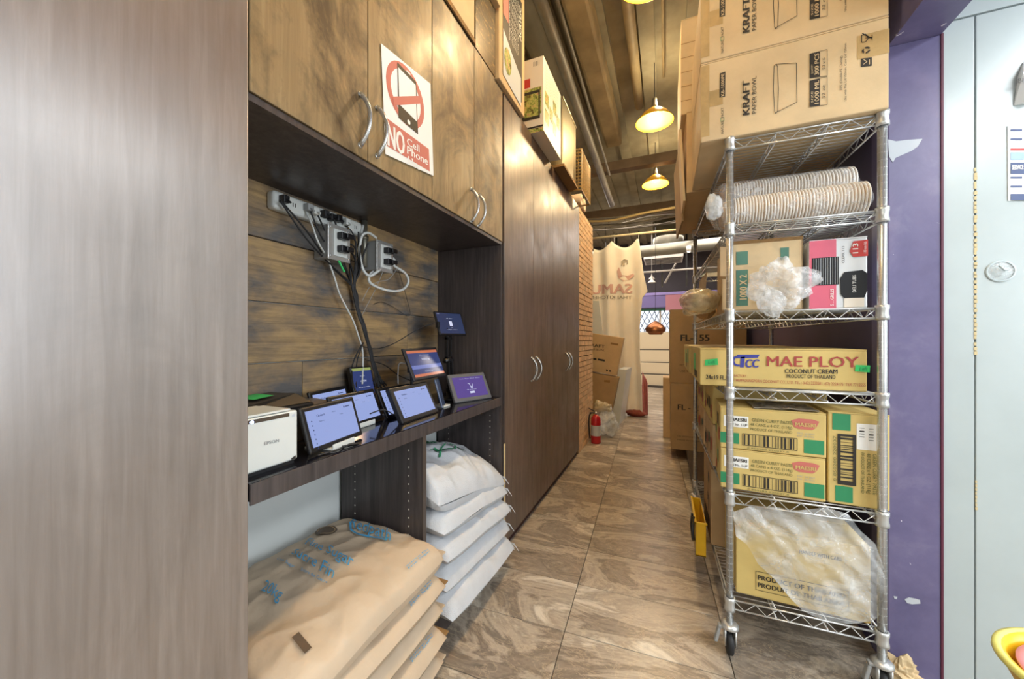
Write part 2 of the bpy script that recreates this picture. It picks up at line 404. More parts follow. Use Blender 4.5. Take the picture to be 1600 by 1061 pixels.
# ================================================================== SETTING
# floor: base and stone tiles in a stacked grid turned 2.4 degrees
fl = MB().box(-4.5, 4.5, -2.6, 12, -.06, -.008).build('floor', GROUT); struct(fl)
FA = math.radians(2.45); fr_ = V((math.cos(FA), math.sin(FA), 0)); fd_ = V((-math.sin(FA), math.cos(FA), 0))
F0 = V((-.3955, 1.775, 0))
tm = None
for j in range(-8, 15):
    for i in range(-2, 5):
        c = F0 + fr_ * (.61 * i + .305) + fd_ * (.31 * j + .155)
        if c.x > 1.6 and c.y > 2: continue
        if tm is None:
            m = MB().ob(-fr_ * .3033 - fd_ * .1533 - ZV * .009, fr_ * .6066, fd_ * .3066, ZV * .009)
            me = bpy.data.meshes.new('floor_tile'); me.from_pydata(m.v, [], m.f); me.materials.append(TILE); tm = me
        o = bpy.data.objects.new('floor_tile', tm); C.objects.link(o); o.parent = fl; o.location = c - ORG['floor']
m = MB()
for j in range(15, 33):
    for i in range(-6, 7):
        c = F0 + fr_ * (.61 * i + .305) + fd_ * (.31 * j + .155); m.ob(c - fr_ * .3033 - fd_ * .1533 - ZV * .009, fr_ * .6066, fd_ * .3066, ZV * .009)
o = m.build('distant_floor_tiles', TILE, fl); o['kind'] = 'stuff'
# left wall, planks in the niche
wl = MB().box(-1.4, -1.262, -2.6, 4.6, 0, 3.95).build('wall_left', WPAINT); struct(wl)
rz = [.88, 1.12, 1.327, 1.54, 1.76]; random.seed(4)
for k in range(4):
    ys = [.508, (.95, 1.55, .7, 1.25)[k], 1.84]
    for a, b in zip(ys, ys[1:]):
        MB().box(-1.262, -1.245 + random.uniform(-.003, .002), a + .001, b - .001, rz[k] + .0015, rz[k + 1] - .0015).build('plank', PLANK, wl, bevel=.002)
# brick pier past the cupboards
wb = MB().box(-1.4, -.852, 3.79, 4.6, 0, 2.62).build('wall_brick', MORTAR); struct(wb)
bm = None; rnd = random.Random(5)
zz = .0
for row in range(46):
    z = .028 + row * .0565
    y = 3.79 - (0.1 if row % 2 else 0)
    while y < 4.6:
        y0 = max(y, 3.792); y1 = min(y + .2, 4.6)
        if y1 - y0 > .03:
            e = rnd.uniform(0, .006)
            m = MB().box(-.856, -.842 + e, y0 + .004, y1 - .004, z - .024, z + .024)
            m.build('brick', BRICKM, wb)
        y += .2
# far room
struct(MB().box(-4.5, 4.5, 11, 11.15, 0, 3.95).build('wall_far', plain('far_wall', '4c484e', .7, 0, .1, 3)))
struct(MB().box(-4.5, -4.4, 4.6, 11, 0, 3.95).build('wall_far_left', plain('brown_wall', '6e5a50', .8)))
struct(MB().box(4.4, 4.5, 5.6, 11, 0, 3.95).build('wall_far_right', plain('rose_wall', '8f6068', .8)))
struct(MB().box(-4.4, -1.4, 4.5, 4.6, 0, 3.95).build('wall_dining_left', MAT['brown_wall']))
# right wall of the passage, purple; pier; header over the kitchen opening
wr = MB().box(.745, .87, 1.86, 5.6, 0, 3.95).build('wall_right', plain('aubergine_paint', '4a4468', .5, 0, .15, 3)); struct(wr)
struct(MB().box(.87, 4.4, 5.5, 5.6, 0, 3.95).build('wall_dining_right', MAT['brown_wall']))
pier = MB().box(.741, .882, 1.745, 1.86, 0, 2.26).build('wall_pier', PURPLE, bevel=.004); struct(pier)
f = Face((.741, 1.745, 0), (1, 0, 0), ZV)
def scab(pts): f.qpx(pts, LGREY, 1)
scab([(1387, 218), (1400, 221), (1415, 219), (1441, 217), (1434, 229), (1424, 236), (1408, 243), (1399, 247), (1395, 254), (1389, 245)])
scab([(1413, 936), (1420, 933), (1430, 935), (1437, 937), (1438, 943), (1425, 944), (1417, 942)])
scab([(1396, 931), (1402, 932), (1401, 936), (1397, 935)])
scab([(1402, 1042), (1411, 1033), (1416, 1036), (1412, 1044), (1404, 1048)])
f.build(pier, 'bare_patch')
hd = MB().box(.741, .882, -2.6, 1.86, 2.26, 3.95).build('wall_header', PURPLE); struct(hd)
# trims: dark red line between pier and white cold room wall
struct(MB().box(.8805, .887, 1.7425, 1.76, 0, 2.262).build('trim_1', plain('maroon_seal', '5a2338', .5)))
ww = MB().box(.885, 3.3, 1.775, 1.86, 0, 3.95).build('wall_front', PANELW); struct(ww)
xs = [.887, .9735, 2.1, 3.28]
for a, b in zip(xs, xs[1:]):
    MB().box(a, b - .0035, 1.757, 1.775, .0, 2.303).build('panel', PANELW, ww, bevel=.002)
MB().box(.887, 3.28, 1.757, 1.775, 2.309, 3.2).build('panel', PANELW, ww, bevel=.002)
m = MB(); rnd = random.Random(8)
for k in range(40):
    z = 1.15 + k * .016 + rnd.uniform(-.004, .004); m.box(.9685, .9735 + rnd.uniform(0, .003), 1.7555, 1.7575, z, z + .012)
for k in range(8):
    z = .62 + k * .013; m.box(.9715, .9745 + rnd.uniform(0, .003), 1.7555, 1.7575, z, z + .01)
m.build('old_sealant', plain('ochre_sealant', 'c9b68a', .8), ww)
struct(MB().box(3.2, 3.3, -2.6, 1.78, 0, 3.95).build('wall_kitchen_right', WPAINT))
kw = MB()
for a, b, c_, d in ((-1.25, 1.05, .74, .8), (-1.25, 1.05, 2.3, 2.36), (-1.25, -1.19, .8, 2.3), (.99, 1.05, .8, 2.3), (-.13, -.07, .8, 2.3)): kw.box(3.15, 3.2, a, b, c_, d)
kw = kw.build('added_fill_window', TRACK); struct(kw); MB().box(3.185, 3.19, -1.19, .99, .8, 2.3).build('pane', screen('fill_pane_glow', 'dde9f5', 1.5), kw)  # invented window with glowing pane, dressing for the niche fill lamp
struct(MB().box(-1.3, 3.3, -2.7, -2.6, 0, 3.95).build('wall_behind', WPAINT))
# ceiling deck with ribs
ce = MB().box(-4.5, 4.5, -2.7, 11.2, 3.95, 4.05).build('ceiling', CEIL); struct(ce)
for k in range(24):
    MB().box(-4.4 + .38 * k, -4.4 + .38 * k + .13, -2.6, 11, 3.9, 3.955).build('deck_rib', CEIL, ce)
# far windows with leaded lattice, purple band, counter steps
wn = MB()
FW = 10.99
for a, b, c2, d in ((-1.8, 1.6, 1.35, 1.42), (-1.8, 1.6, 2.02, 2.08), (-1.8, -1.74, 1.42, 2.02), (1.54, 1.6, 1.42, 2.02), (-.16, -.11, 1.42, 2.02)): wn.box(a, b, FW - .08, FW, c2, d)
wo = wn.build('window_1', TRACK); struct(wo)
MB().box(-1.74, 1.54, FW - .03, FW - .025, 1.42, 2.02).build('pane', screen('daylit_glass', 'e8f0ff', 1.6), wo)
m = MB(); k = -1.74
while k < 1.54:
    m.tube([(k, FW - .04, 1.42), (k + .3, FW - .04, 2.02)], .008, 4); m.tube([(k, FW - .04, 2.02), (k + .3, FW - .04, 1.42)], .008, 4); k += .13
m.build('lattice', BLACK, wo)
tr = MB().box(-4.3, 4.3, FW - .35, FW, 2.08, 2.46).build('trim_2', plain('lilac_band', '8177b4', .5)); struct(tr)
MB().box(-4.3, 4.3, FW - .37, FW - .35, 2.40, 2.47).build('ledge', plain('lilac_light', 'a99be0', .4), tr)
tg = MB().box(-1.7, 1.5, FW - .1, FW - .05, 2.0, 2.06).build('trim_3', plain('sea_green', '4f9a7c', .5)); struct(tg)
MB().box(.0, .8, FW - .36, FW - .34, 1.98, 2.42).build('panel', plain('rose_panel', 'c58796', .6), tr)
bn = thing('display_counter', 'cream stepped service counter with dark ledges seen past the hanging banner', 'counter', (-.2, 10.2, 0))
bc = plain('cream_counter', 'e2d3b4', .6)
for y0, z0, z1 in ((10.3, .95, 1.38), (10.15, .62, .92), (10.0, .33, .6), (9.85, .05, .3)):
    MB().box(-2.2, 1.6, y0, 10.9, z0, z1).build('step', bc, bn)
    MB().box(-2.2, 1.6, y0 - .05, 10.9, z0 - .045, z0).build('ledge', plain('dark_ledge', '4a443e', .5) if 'dark_ledge' not in MAT else MAT['dark_ledge'], bn)
MB().box(-2.2, 1.6, 9.9, 10.9, 0, .05).build('plinth', BLACK, bn)

# ================================================================== LEFT CABINETS
XF = -.832
def handle(y, z, parent, x=XF, L=.15):
    m = MB(); pts = []; rr = []
    for i in range(15):
        t = i / 14; a = (t - .5) * 2; pts.append((x + .004 + .036 * (1 - abs(a) ** 2.2), y, z + a * L / 2)); rr.append(.004 + .0035 * abs(a) ** 3)
    m.tube(pts, rr, 8, True, .0075)
    m.lathe([(.0, .0), (.008, 0), (.008, .004), (0, .004)], (x, y, z - L / 2), 10, 'x'); m.lathe([(0, 0), (.008, 0), (.008, .004), (0, .004)], (x, y, z + L / 2), 10, 'x')
    return m.build('handle', CHROME, parent, True)
def carcass(m, x0, x1, y0, y1, z0, z1, t=.018, back=True):
    m.box(x0, x1, y0, y0 + t, z0, z1); m.box(x0, x1, y1 - t, y1, z0, z1); m.box(x0, x1, y0 + t, y1 - t, z0, z0 + t); m.box(x0, x1, y0 + t, y1 - t, z1 - t, z1)
    if back: m.box(x0, x0 + .006, y0 + t, y1 - t, z0 + t, z1 - t)
    return m
# tall panel-fronted cupboard at the left of the picture
t = thing('tall_cupboard', 'tall plain brown wood-grain cupboard front filling the left of the picture', 'cupboard', (-1.05, -.25, 0))
carcass(MB(), -1.255, XF - .02, -1.0, .502, .0, 2.584).build('carcass', WOODD, t)
MB().box(XF - .019, XF, -1.0, .5055, .03, 2.58).build('door', WOODP, t, bevel=.0015)
MB().box(XF - .06, XF - .035, -1.0, .5, 0, .03).build('toe_kick', WOODD, t)
# upper wall cupboards over the niche
DY = [.508, .85, 1.18, 1.517, 1.841]
for a, lab in ((0, 'smeared brown wall cupboard with the phone ban sign, over the power strip'), (2, 'brown wall cupboard over the niche beside the tall doors, paired bow handles')):
    y0, y1 = DY[a], DY[a + 2]
    t = thing('wall_cupboard', lab, 'cupboard', (-1.05, (y0 + y1) / 2, 1.72))
    carcass(MB(), -1.244, XF - .02, y0, y1 - .001, 1.722, 2.584).build('carcass', WOODD, t)
    MB().box(XF - .02, XF - .004, y0, y1 - .001, 1.722, 1.738).build('light_rail', WOODD, t)
    for k in (a, a + 1):
        d = MB().box(XF - .0195, XF, DY[k] + .0015, DY[k + 1] - .0015, 1.741, 2.582).build('door', WOODLIT, t, bevel=.0015)
        hy = DY[k + 1] - .032 if k == a else DY[k] + .036
        handle(hy, 1.848 if a == 0 else 1.822, d)
# the laminated sign
fs = Face((XF + .002, .85, 1.7), (0, 1, 0), ZV)
c4 = [fs.px(595, 68), fs.px(672, 131), fs.px(677, 275), fs.px(602, 241)]
t = thing('no_phone_sign', 'laminated white and red sign with crossed-out phone taped on the upper cupboard door', 'sign', fs.P(*c4[3], 0))
m = MB(); b4 = [fs.P(a, b, 0) for a, b in c4]; n4 = V((.0015, 0, 0)); m.add(b4 + [p + n4 for p in b4], [(0, 1, 2, 3), (7, 6, 5, 4), (0, 4, 5, 1), (1, 5, 6, 2), (2, 6, 7, 3), (3, 7, 4, 0)])
m.build('sheet', SHEET, t)
fs = Face((XF + .0036, .85, 1.7), (0, 1, 0), ZV, eps=.0004)
cc = fs.px(635, 150); rv = abs(fs.px(620, 110).y - fs.px(620, 196).y) / 2 * .98
fs.ring(cc, rv, rv, rv * .24, REDF, 1)
ph = [(620.5, 97), (650, 128), (653, 210), (622.5, 184)]
fs.qpx(ph, INK, 2); fs.qpx([(621.8, 105), (649, 133), (650.8, 190), (623.5, 163)], SHEET, 3); fs.disc(fs.px(638.5, 191), .008, .008, SHEET, 3, 14)
fs.qpx([(635, 109), (641, 115.5), (641, 118), (635, 112)], SHEET, 3)
fs.line([fs.px(614, 162), fs.px(656, 148)], rv * .26, REDF, 4) if False else fs.qpx([(613, 151), (655, 150), (656, 162), (615, 165)], REDF, 4)
fs.qpx([(603.5, 184), (670, 233), (671.5, 268), (604.5, 228)], REDF, 1)
fs.tpx('NO', (606, 227), (632, 244), (605, 189), INKW, .02, 2); fs.tpx('Cell', (636, 226), (655, 238), (635.5, 214), INKW, .02); fs.tpx('Phone', (636, 240), (668, 258), (636, 227), INKW, .02); fs.tpx('Use', (638, 256), (655, 266), (637.5, 243), INKW, .02)
fs.build(t, 'lettering')
# tall cupboards down the passage
TY = [1.863, 2.36, 2.822, 3.275, 3.785]
for a, lab in ((0, 'tall two-door dark wood cupboard next to the tablet niche'), (2, 'tall two-door dark wood cupboard next to the brick pier')):
    y0, y1 = TY[a], TY[a + 2]
    t = thing('tall_cupboard', lab, 'cupboard', (-1.05, (y0 + y1) / 2, 0))
    carcass(MB(), -1.255, XF - .02, y0 + .001, y1, .06, 2.584).build('carcass', WOODD, t)
    MB().box(XF - .05, XF - .025, y0 + .001, y1, 0, .06).build('toe_kick', plain('maroon_kick', '3a1c1c', .6) if 'maroon_kick' not in MAT else MAT['maroon_kick'], t)
    for k in (a, a + 1):
        d = MB().box(XF - .0195, XF, TY[k] + .0015, TY[k + 1] - .0015, .055, 2.582).build('door', WOOD, t, bevel=.0015)
        handle(TY[k + 1] - .05 if k == a else TY[k] + .045, 1.0, d, L=.155)
# niche desk: worktop, divider, side panel, base board
t = thing('niche_desk', 'dark glossy built-in counter niche holding the tablets, open shelves below', 'desk', (-1.05, 1.18, 0))
MB().box(-1.244, XF - .002, .51, 1.8205, .845, .886).build('worktop', GLOSS, t, bevel=.002)
MB().box(XF - .0018, XF + .001, .51, 1.82, .838, .884).build('worktop_edge', WOODD, t)
MB().box(-1.244, XF - .004, 1.125, 1.143, .0, .845).build('divider', WOODD, t, bevel=.001)
MB().box(XF - .004, XF - .0005, 1.124, 1.144, .0, .843).build('divider_edge', plain('edge_brown', '4a403a', .5), t)
MB().box(-1.244, XF, 1.822, 1.8415, .0, 1.72).build('side_panel', WOODD, t, bevel=.001)
MB().box(XF + .0005, XF + .006, 1.842, 1.8615, .0, 1.735).build('side_trim', WOODD, t)
MB().box(-1.244, XF - .004, 1.144, 1.822, .075, .095).build('base_shelf', WOODD, t)
MB().box(XF - .02, XF - .004, 1.144, 1.822, .0, .074).build('plinth', WOODD, t)
m = MB(); random.seed(3)
for k in range(14): m.box(XF - .0045, XF - .002, 1.16 + k * .046, 1.2 + k * .046, .088 + random.uniform(-.003, 0), .0955)
m.build('chipped_edge', plain('chipboard', 'cdb584', .9), t)
m = MB().box(XF + .004, XF + .0075, 1.843, 1.861, .06, .62); m.build('bare_edge', MAT['chipboard'], t)
m = MB()
for z in [.2 + .032 * k for k in range(19)]:
    for x in (-.9, -1.17):
        m.box(x - .0025, x + .0025, 1.1238, 1.1252, z, z + .005); m.box(x - .0025, x + .0025, 1.8212, 1.8222, z, z + .005)
o = m.build('shelf_pin_holes', plain('pin_hole', 'b9b4a8', .6), t); o['kind'] = 'stuff'

# ================================================================== POWER STRIP, OUTLETS, CABLES
XW = -1.245
t = thing('power_strip', 'long white power strip mounted high on the plank wall, full of plugs', 'power strip', (-1.22, 1.0, 1.66))
MB().box(XW, XW + .04, .812, 1.2, 1.64, 1.703).build('strip_body', WHITE, t, bevel=.012, seg=3)
m = MB()
for k in range(8):
    y = .84 + .046 * k; z = 1.672
    m.box(XW + .0395, XW + .041, y - .006, y - .003, z - .006, z + .008); m.box(XW + .0395, XW + .041, y + .003, y + .006, z - .006, z + .008)
m.build('socket_slots', INK, t)
def box_outlet(y, z, lab):
    t = thing('outlet_box', lab, 'outlet', (XW + .04, y, z))
    MB().box(XW, XW + .075, y - .05, y + .045, z - .065, z + .065).build('housing', GREYP, t, bevel=.004)
    MB().box(XW + .0755, XW + .081, y - .054, y + .05, z - .068, z + .068).build('cover', ZINC, t, bevel=.002)
    MB().box(XW + .081, XW + .085, y - .03, y + .034, z - .052, z + .052).build('face_plate', WHITE, t, bevel=.002)
    for dz in (.026, -.024): MB().box(XW + .085, XW + .112, y - .018, y + .02, z + dz - .013, z + dz + .013).box(XW + .112, XW + .125, y - .004, y + .03, z + dz - .009, z + dz + .009).build('plug', BLACK, t, bevel=.003)
    m = MB()
    for a in (-.045, .04):
        for b in (-.055, .055): m.lathe([(0, .087), (.004, .086), (.005, .081)], (XW, y + a, z + b), 8, 'x')
    m.build('screw', CHROME, t)
box_outlet(1.045, 1.572, 'grey metal outlet box with black plugs below the power strip')
box_outlet(1.295, 1.572, 'grey metal outlet box right of the vertical conduit')
t = MB().tube([(XW + .022, 1.228, 1.722), (XW + .022, 1.228, 1.52)], .014, 12); t.tube([(XW + .022, 1.228, 1.64), (XW + .022, 1.228, 1.655)], .019, 12)
tag(t.build('conduit_pipe', GALV, None, True), 'short grey metal conduit dropping from cupboard underside between the outlet boxes', 'pipe')
m = MB()
for i, (y, dz) in enumerate([(.84, 0), (.93, .002), (.955, -.004), (1.0, .001), (1.03, -.003), (1.06, .002), (1.1, 0)]):
    m.box(XW + .041, XW + .068, y - .012, y + .012, 1.664 + dz, 1.688 + dz)
t = thing('plug', 'row of dark plugs pushed into the white power strip', 'plug', (XW + .05, .97, 1.66))
for i, (y, dz, mt) in enumerate([(.84, 0, BLACK), (.93, .002, GREYP), (.955, -.004, WHITE), (1.0, .001, BLACKR), (1.03, -.003, BLACK), (1.06, .002, BLACK), (1.1, 0, WHITE)]):
    p = thing('plug', '', 'plug', (XW + .05, y, 1.66)); MB().box(XW + .041, XW + .068, y - .011, y + .011, 1.662 + dz, 1.688 + dz).build('plug_body', mt, p, bevel=.003)
    MB().tube([(XW + .066, y, 1.672 + dz), (XW + .08, y + .004, 1.662)], .004, 6).build('strain_relief', mt, p)
    p['label'] = ['black plug at the left end of the white power strip', 'grey plug second from the left in the power strip', 'white plug beside the grey one in the power strip', 'black plug near the middle of the power strip', 'black plug just right of the strip middle', 'third black plug right of the strip middle', 'white plug nearest the right end of the power strip'][i]
bpy.data.objects.remove(t)
def cable(name, label, pts, r=.0028, mat=None, k=6, cat='cable', group=None):
    m = MB().tube(smoothpts(pts, k), r, 6); o = m.build(name, mat or BLACKR, None, True); tag(o, label, cat, group); return o
cx = lambda u, v, x=-1.205: atX(u, v, x)
cable('white_cable', 'thick white cable looping below the right outlet box', [cx(567, 352, -1.21), cx(561, 385, -1.19), cx(566, 418, -1.19), cx(577, 431, -1.18), cx(590, 424, -1.17), cx(595, 420, -1.17)], .0065, WHITE)
cable('white_cable', 'white cable arching over the right outlet box into a round loop at its right', [cx(562, 385, -1.18), cx(566, 368, -1.17), cx(576, 364, -1.16), cx(588, 372, -1.16)], .006, WHITE)
cable('white_cable', 'fat white cable forming the oval loop right of the outlet box', [cx(608, 408, -1.19), cx(618, 417, -1.18), cx(633, 427, -1.17), cx(638, 440, -1.17), cx(630, 452, -1.17), cx(613, 455, -1.17), cx(590, 449, -1.18), cx(577, 440, -1.18), cx(579, 428, -1.19), cx(592, 420, -1.2)], .0065, WHITE)
tag(blob(cx(612, 407, -1.19), (.016, .022, .018), 4, .1, 2, 16, 10).build('cable_connector', WHITE, None, True), 'white rounded plug head at the top of the oval cable loop', 'plug')
cable('thin_white_cable', 'long thin white cable hanging from strip to the small navy tablet', [cx(478, 330, -1.2), cx(487, 350, -1.17), cx(497, 378, -1.16), cx(512, 405), cx(522, 432), cx(530, 458), cx(541, 480), cx(552, 502), cx(560, 525), cx(566, 545), cx(567, 570), cx(566, 600, -1.16)], .0034, WHITE)
rnd = random.Random(11)
starts = [(437, 312), (441, 316), (485, 330), (497, 337), (512, 335), (521, 340), (522, 358), (528, 364), (530, 378), (535, 380), (560, 362), (566, 372), (575, 380)]
ends = [(590, 602), (594, 604), (586, 604), (599, 600), (596, 600), (602, 606), (588, 598), (592, 606), (584, 600), (600, 604), (596, 606), (590, 604), (604, 602)]
mids = [((478, 372), (515, 412)), ((480, 362), (520, 418)), ((505, 375), (530, 405)), ((515, 375), (536, 408)), ((540, 352), (556, 380)), ((535, 378), (545, 402)), ((545, 365), (560, 392)), ((545, 388), (556, 410)), ((540, 400), (550, 420)), ((553, 385), (560, 412)), ((560, 392), (562, 415)), ((562, 400), (563, 420)), ((566, 405), (562, 425))]
for i, (s_, e_, md) in enumerate(zip(starts, ends, mids)):
    j = lambda a: a + rnd.uniform(-2.5, 2.5)
    pts = [cx(*s_, -1.18), cx(*md[0], -1.17 - .03 * rnd.random()), cx(*md[1], -1.19 - .03 * rnd.random()), cx(j(553), j(452), -1.215), cx(j(561), j(488), -1.21), cx(j(570), j(515), -1.2), cx(j(578), j(545), -1.2), cx(j(586), j(578), -1.19)] + [cx(e_[0], e_[1], -1.17)]
    cable('black_cable', 'thin black charger cable of the bundle hanging down the plank wall', pts, rnd.choice([.0032, .0038, .0044]), BLACKR, 5, group='black cables in the hanging bundle')
cable('black_cable', 'thin black cable sagging from the bundle to the small navy tablet', [cx(566, 538, -1.2), cx(556, 556), cx(550, 575), cx(551, 596, -1.17), cx(556, 612, -1.15)], .003)
cable('black_cable', 'black wire curving left out of the bundle behind the tablets', [cx(568, 535, -1.2), cx(559, 560), cx(556, 585), cx(557, 605, -1.17)], .0025)
cable('black_cable', 'hair-thin black wire with a sharp hook right of the bundle', [cx(610, 388, -1.15), cx(617, 410, -1.2), cx(625, 430, -1.215), cx(636, 468, -1.225), cx(641, 490, -1.23), cx(634, 493, -1.23), cx(615, 480, -1.235), cx(597, 472, -1.235), cx(585, 475, -1.235)], .0013)
cable('grey_cable', 'fine grey wire slanting from right outlet box back to the bundle', [cx(604, 405, -1.15), cx(596, 430, -1.18), cx(585, 455, -1.2), cx(572, 480, -1.215), cx(566, 492, -1.22)], .0012, GREYP)
cable('grey_cable', 'fine grey wire crossing under the oval white loop', [cx(620, 420, -1.15), cx(608, 436, -1.17), cx(592, 440, -1.18), cx(578, 448, -1.2), cx(566, 470, -1.215)], .0012, GREYP)
cable('black_cable', 'thin cable crossing from bundle to the high tablet', [cx(568, 542, -1.2), cx(590, 545, -1.2), cx(615, 537, -1.18), cx(640, 522, -1.14), cx(660, 511, -1.1), cx(677, 506, -1.06)], .0022, BLACKR)
cable('black_cable', 'thin black cable running from bundle towards the orange tablet base', [cx(570, 562, -1.2), cx(600, 570, -1.18), cx(622, 586, -1.15), cx(645, 596, -1.1)], .0022)
cable('green_cable_tag', 'bright green sleeve on a cable below the left outlet box', [cx(529, 407, -1.15), cx(533, 415, -1.15), cx(538, 425, -1.15)], .0045, GREENT)
cable('grey_cable', 'light grey cable looping at the left edge of the orange tablet', [(-.975, 1.26, 1.085), cx(626, 567, -1.03), cx(622, 580, -1.05), cx(622, 600, -1.05)], .0022, GREYP)

# ================================================================== TABLETS AND PRINTER
def tablet(label, bl, yaw, wd, ht, tilt, scr, ui=None, case=None, th=.012, bez=.014, stand='foot', name='tablet', z0=.886):
    bl = V(bl); a = math.radians(yaw); tl = math.radians(tilt)
    r = V((-math.sin(a), math.cos(a), 0)); back = V((-math.cos(a), -math.sin(a), 0)); u = back * math.sin(tl) + ZV * math.cos(tl); n = r.cross(u)
    t = thing(name, label, 'tablet', (bl + r * wd / 2 + back * .03) * 1)
    MB().ob(bl - n * th, r * wd, n * th, u * ht).build('case', case or BLACK, t, bevel=.005, seg=3)
    s = bl + r * bez + u * bez + n * .0002
    MB().ob(s, r * (wd - 2 * bez), n * .0008, u * (ht - 2 * bez)).build('screen', scr, t)
    F = Face(s + n * .0009, r, u, eps=.0003); W, Hh = wd - 2 * bez, ht - 2 * bez
    if ui: ui(F, W, Hh)
    F.build(t, 'screen_text')
    if stand == 'foot':
        mid = bl + r * wd * .5
        m = MB(); m.ob(mid - r * .045 + V((0, 0, z0 - mid.z)) - back * .018, r * .09, back * .1, ZV * .006)
        m.ob(mid - r * .045 + V((0, 0, z0 - mid.z)) - back * .018, r * .09, back * .005, ZV * .018)
        m.ob(mid - r * .03 + V((0, 0, z0 - mid.z)) + back * .07, r * .06, back * .006, u * (ht * .55)); m.build('stand', WHITE, t, bevel=.002)
    elif stand == 'leg':
        mid = bl + r * wd * .5; top = mid + u * ht * .55 - n * th
        foot = V((top.x, top.y, z0 + .003)) + back * .05
        MB().tube([top, foot], .005, 8).build('kickstand', case or BLACK, t)
    return t, r, u, n, bl
def ui_pos(F, W, Hh):
    F.t('Orders', .035, Hh - .022, .03, .007, SCT, .02); F.t('Nearby', .04, Hh - .037, .018, .004, SCT); F.t('Active', .1 * W / .2, Hh - .02, .015, .004, SCT); F.t('Today', .13 * W / .2, Hh - .032, .014, .0035, SCT)
    for k in range(7): F.disc((.014, Hh - .03 - k * .0125), .002, .002, SCT, 1, 8)
    F.disc((W - .04, Hh - .012), .003, .003, SCT, 1, 8); F.rect(W - .034, W - .016, Hh - .0135, Hh - .0105, SCT)
tablet('pale blue tablet in front, beside the white receipt printer', (-.868, .685, .894), 8.1, .215, .128, 17.3, SCB, ui_pos)
tablet('pale blue tablet standing second, behind the front one', (-1.001, .893, .893), 4.7, .233, .124, 22.7, SCB, ui_pos)
tablet('pale blue tablet rearmost by the plank wall behind two others', (-1.12, .91, .893), 10, .2, .128, 17, SCB, ui_pos)
tablet('narrow-looking pale blue tablet mostly hidden behind the black-cased one', (-1.0, 1.125, .89), -1, .2, .13, 27, SCB, ui_pos)
tablet('pale blue tablet in a thick black case at the middle of the counter', (-.893, 1.085, .888), 1.9, .245, .145, 27, SCB, ui_pos, th=.022, bez=.018, stand='leg')
def ui_or(F, W, Hh):
    F.rect(0, W, Hh - .012, Hh, SCO); F.rect(0, W, 0, .012, SCO); F.rect(0, W, .035, .052, SCB2)
    F.t('Waiting', W * .38, Hh * .62, W * .26, .008, SCL); F.t('Connected', W * .36, Hh * .8, W * .3, .004, SCL); F.t('Ready for orders', W * .36, .02, W * .28, .004, SCL)
T6 = tablet('orange and navy tablet propped high on a stand in the middle of the niche', (-.95, 1.225, 1.028), 3.7, .268, .148, 23.4, SCN, ui_or, stand=None)
MB().tube([(-1.07, 1.36, .886), (-1.07, 1.36, 1.06)], .008, 8).build('stand', BLACK, T6[0]); MB().lathe([(0, 0), (.05, 0), (.05, .006), (.0, .01)], (-1.06, 1.36, .886), 20).build('stand_base', WHITE, T6[0], True)
MB().ob((-1.08, 1.34, 1.05), (.06, 0, 0), (0, .04, 0), (0, 0, .06)).build('bracket', BLACK, T6[0])
def ui_p(F, W, Hh):
    F.t('Store  Menu  Status  Hours', W * .22, Hh - .012, W * .66, .004, SCL)
    F.line([(W * .44, Hh * .66), (W * .48, Hh * .66), (W * .5, Hh * .5), (W * .56, Hh * .5), (W * .58, Hh * .62)], .003, SCL); F.disc((W * .51, Hh * .45), .003, .003, SCL, 1, 8); F.disc((W * .55, Hh * .45), .003, .003, SCL, 1, 8)
    F.t('No orders yet', W * .36, Hh * .34, W * .3, .005, SCL); F.rect(W * .43, W * .58, Hh * .17, Hh * .27, SCL)
tablet('violet tablet in a grey rugged case at the right end of the counter', (-.945, 1.535, .89), -21.9, .241, .15, 27.8, SCP, ui_p, case=plain('rugged_grey', '5d5d60', .6), th=.02, bez=.02, stand='leg')
def ui_d(F, W, Hh):
    F.t('12:41', .006, Hh - .008, .014, .004, SCL); F.t('all clear', W * .36, Hh * .72, W * .24, .004, SCL); F.rect(W * .43, W * .55, Hh * .36, Hh * .6, SCL); F.t('Idle', W * .46, Hh * .26, W * .07, .004, SCL); F.t('waiting for new tickets', W * .3, Hh * .17, W * .4, .004, SCL)
T8 = tablet('small slate-blue tablet held highest on a black folding arm', (-1.05, 1.557, 1.224), -16.4, .186, .132, 21.8, SCD, ui_d, stand=None, bez=.008)
p = V((-1.06, 1.64, 0))
MB().ob((-1.06, 1.612, 1.1), (.016, 0, 0), (0, .01, 0), (0, 0, .16)).ob((-1.06, 1.65, 1.1), (.016, 0, 0), (0, .01, 0), (0, 0, .16)).ob((-1.06, 1.612, 1.1), (.016, 0, 0), (0, .048, 0), (0, 0, .01)).ob((-1.06, 1.612, 1.2), (.016, 0, 0), (0, .048, 0), (0, 0, .012)).build('arm', BLACK, T8[0], bevel=.001)
MB().lathe([(0, -.035), (.013, -.035), (.013, .035), (0, .035)], (-1.052, 1.636, 1.09), 14, 'y').build('arm_joint', BLACK, T8[0], True)
MB().ob((-1.045, 1.615, .93), (.016, 0, 0), (0, .01, 0), (-.007, 0, .16)).ob((-1.045, 1.648, .93), (.016, 0, 0), (0, .01, 0), (-.007, 0, .16)).ob((-1.05, 1.612, .93), (.026, 0, 0), (0, .048, 0), (0, 0, .02)).build('arm', BLACK, T8[0], bevel=.001)
MB().lathe([(0, 0), (.055, 0), (.055, .01), (.02, .016), (.018, .05), (0, .05)], (-1.04, 1.635, .886), 24).build('arm_base', BLACK, T8[0], True)
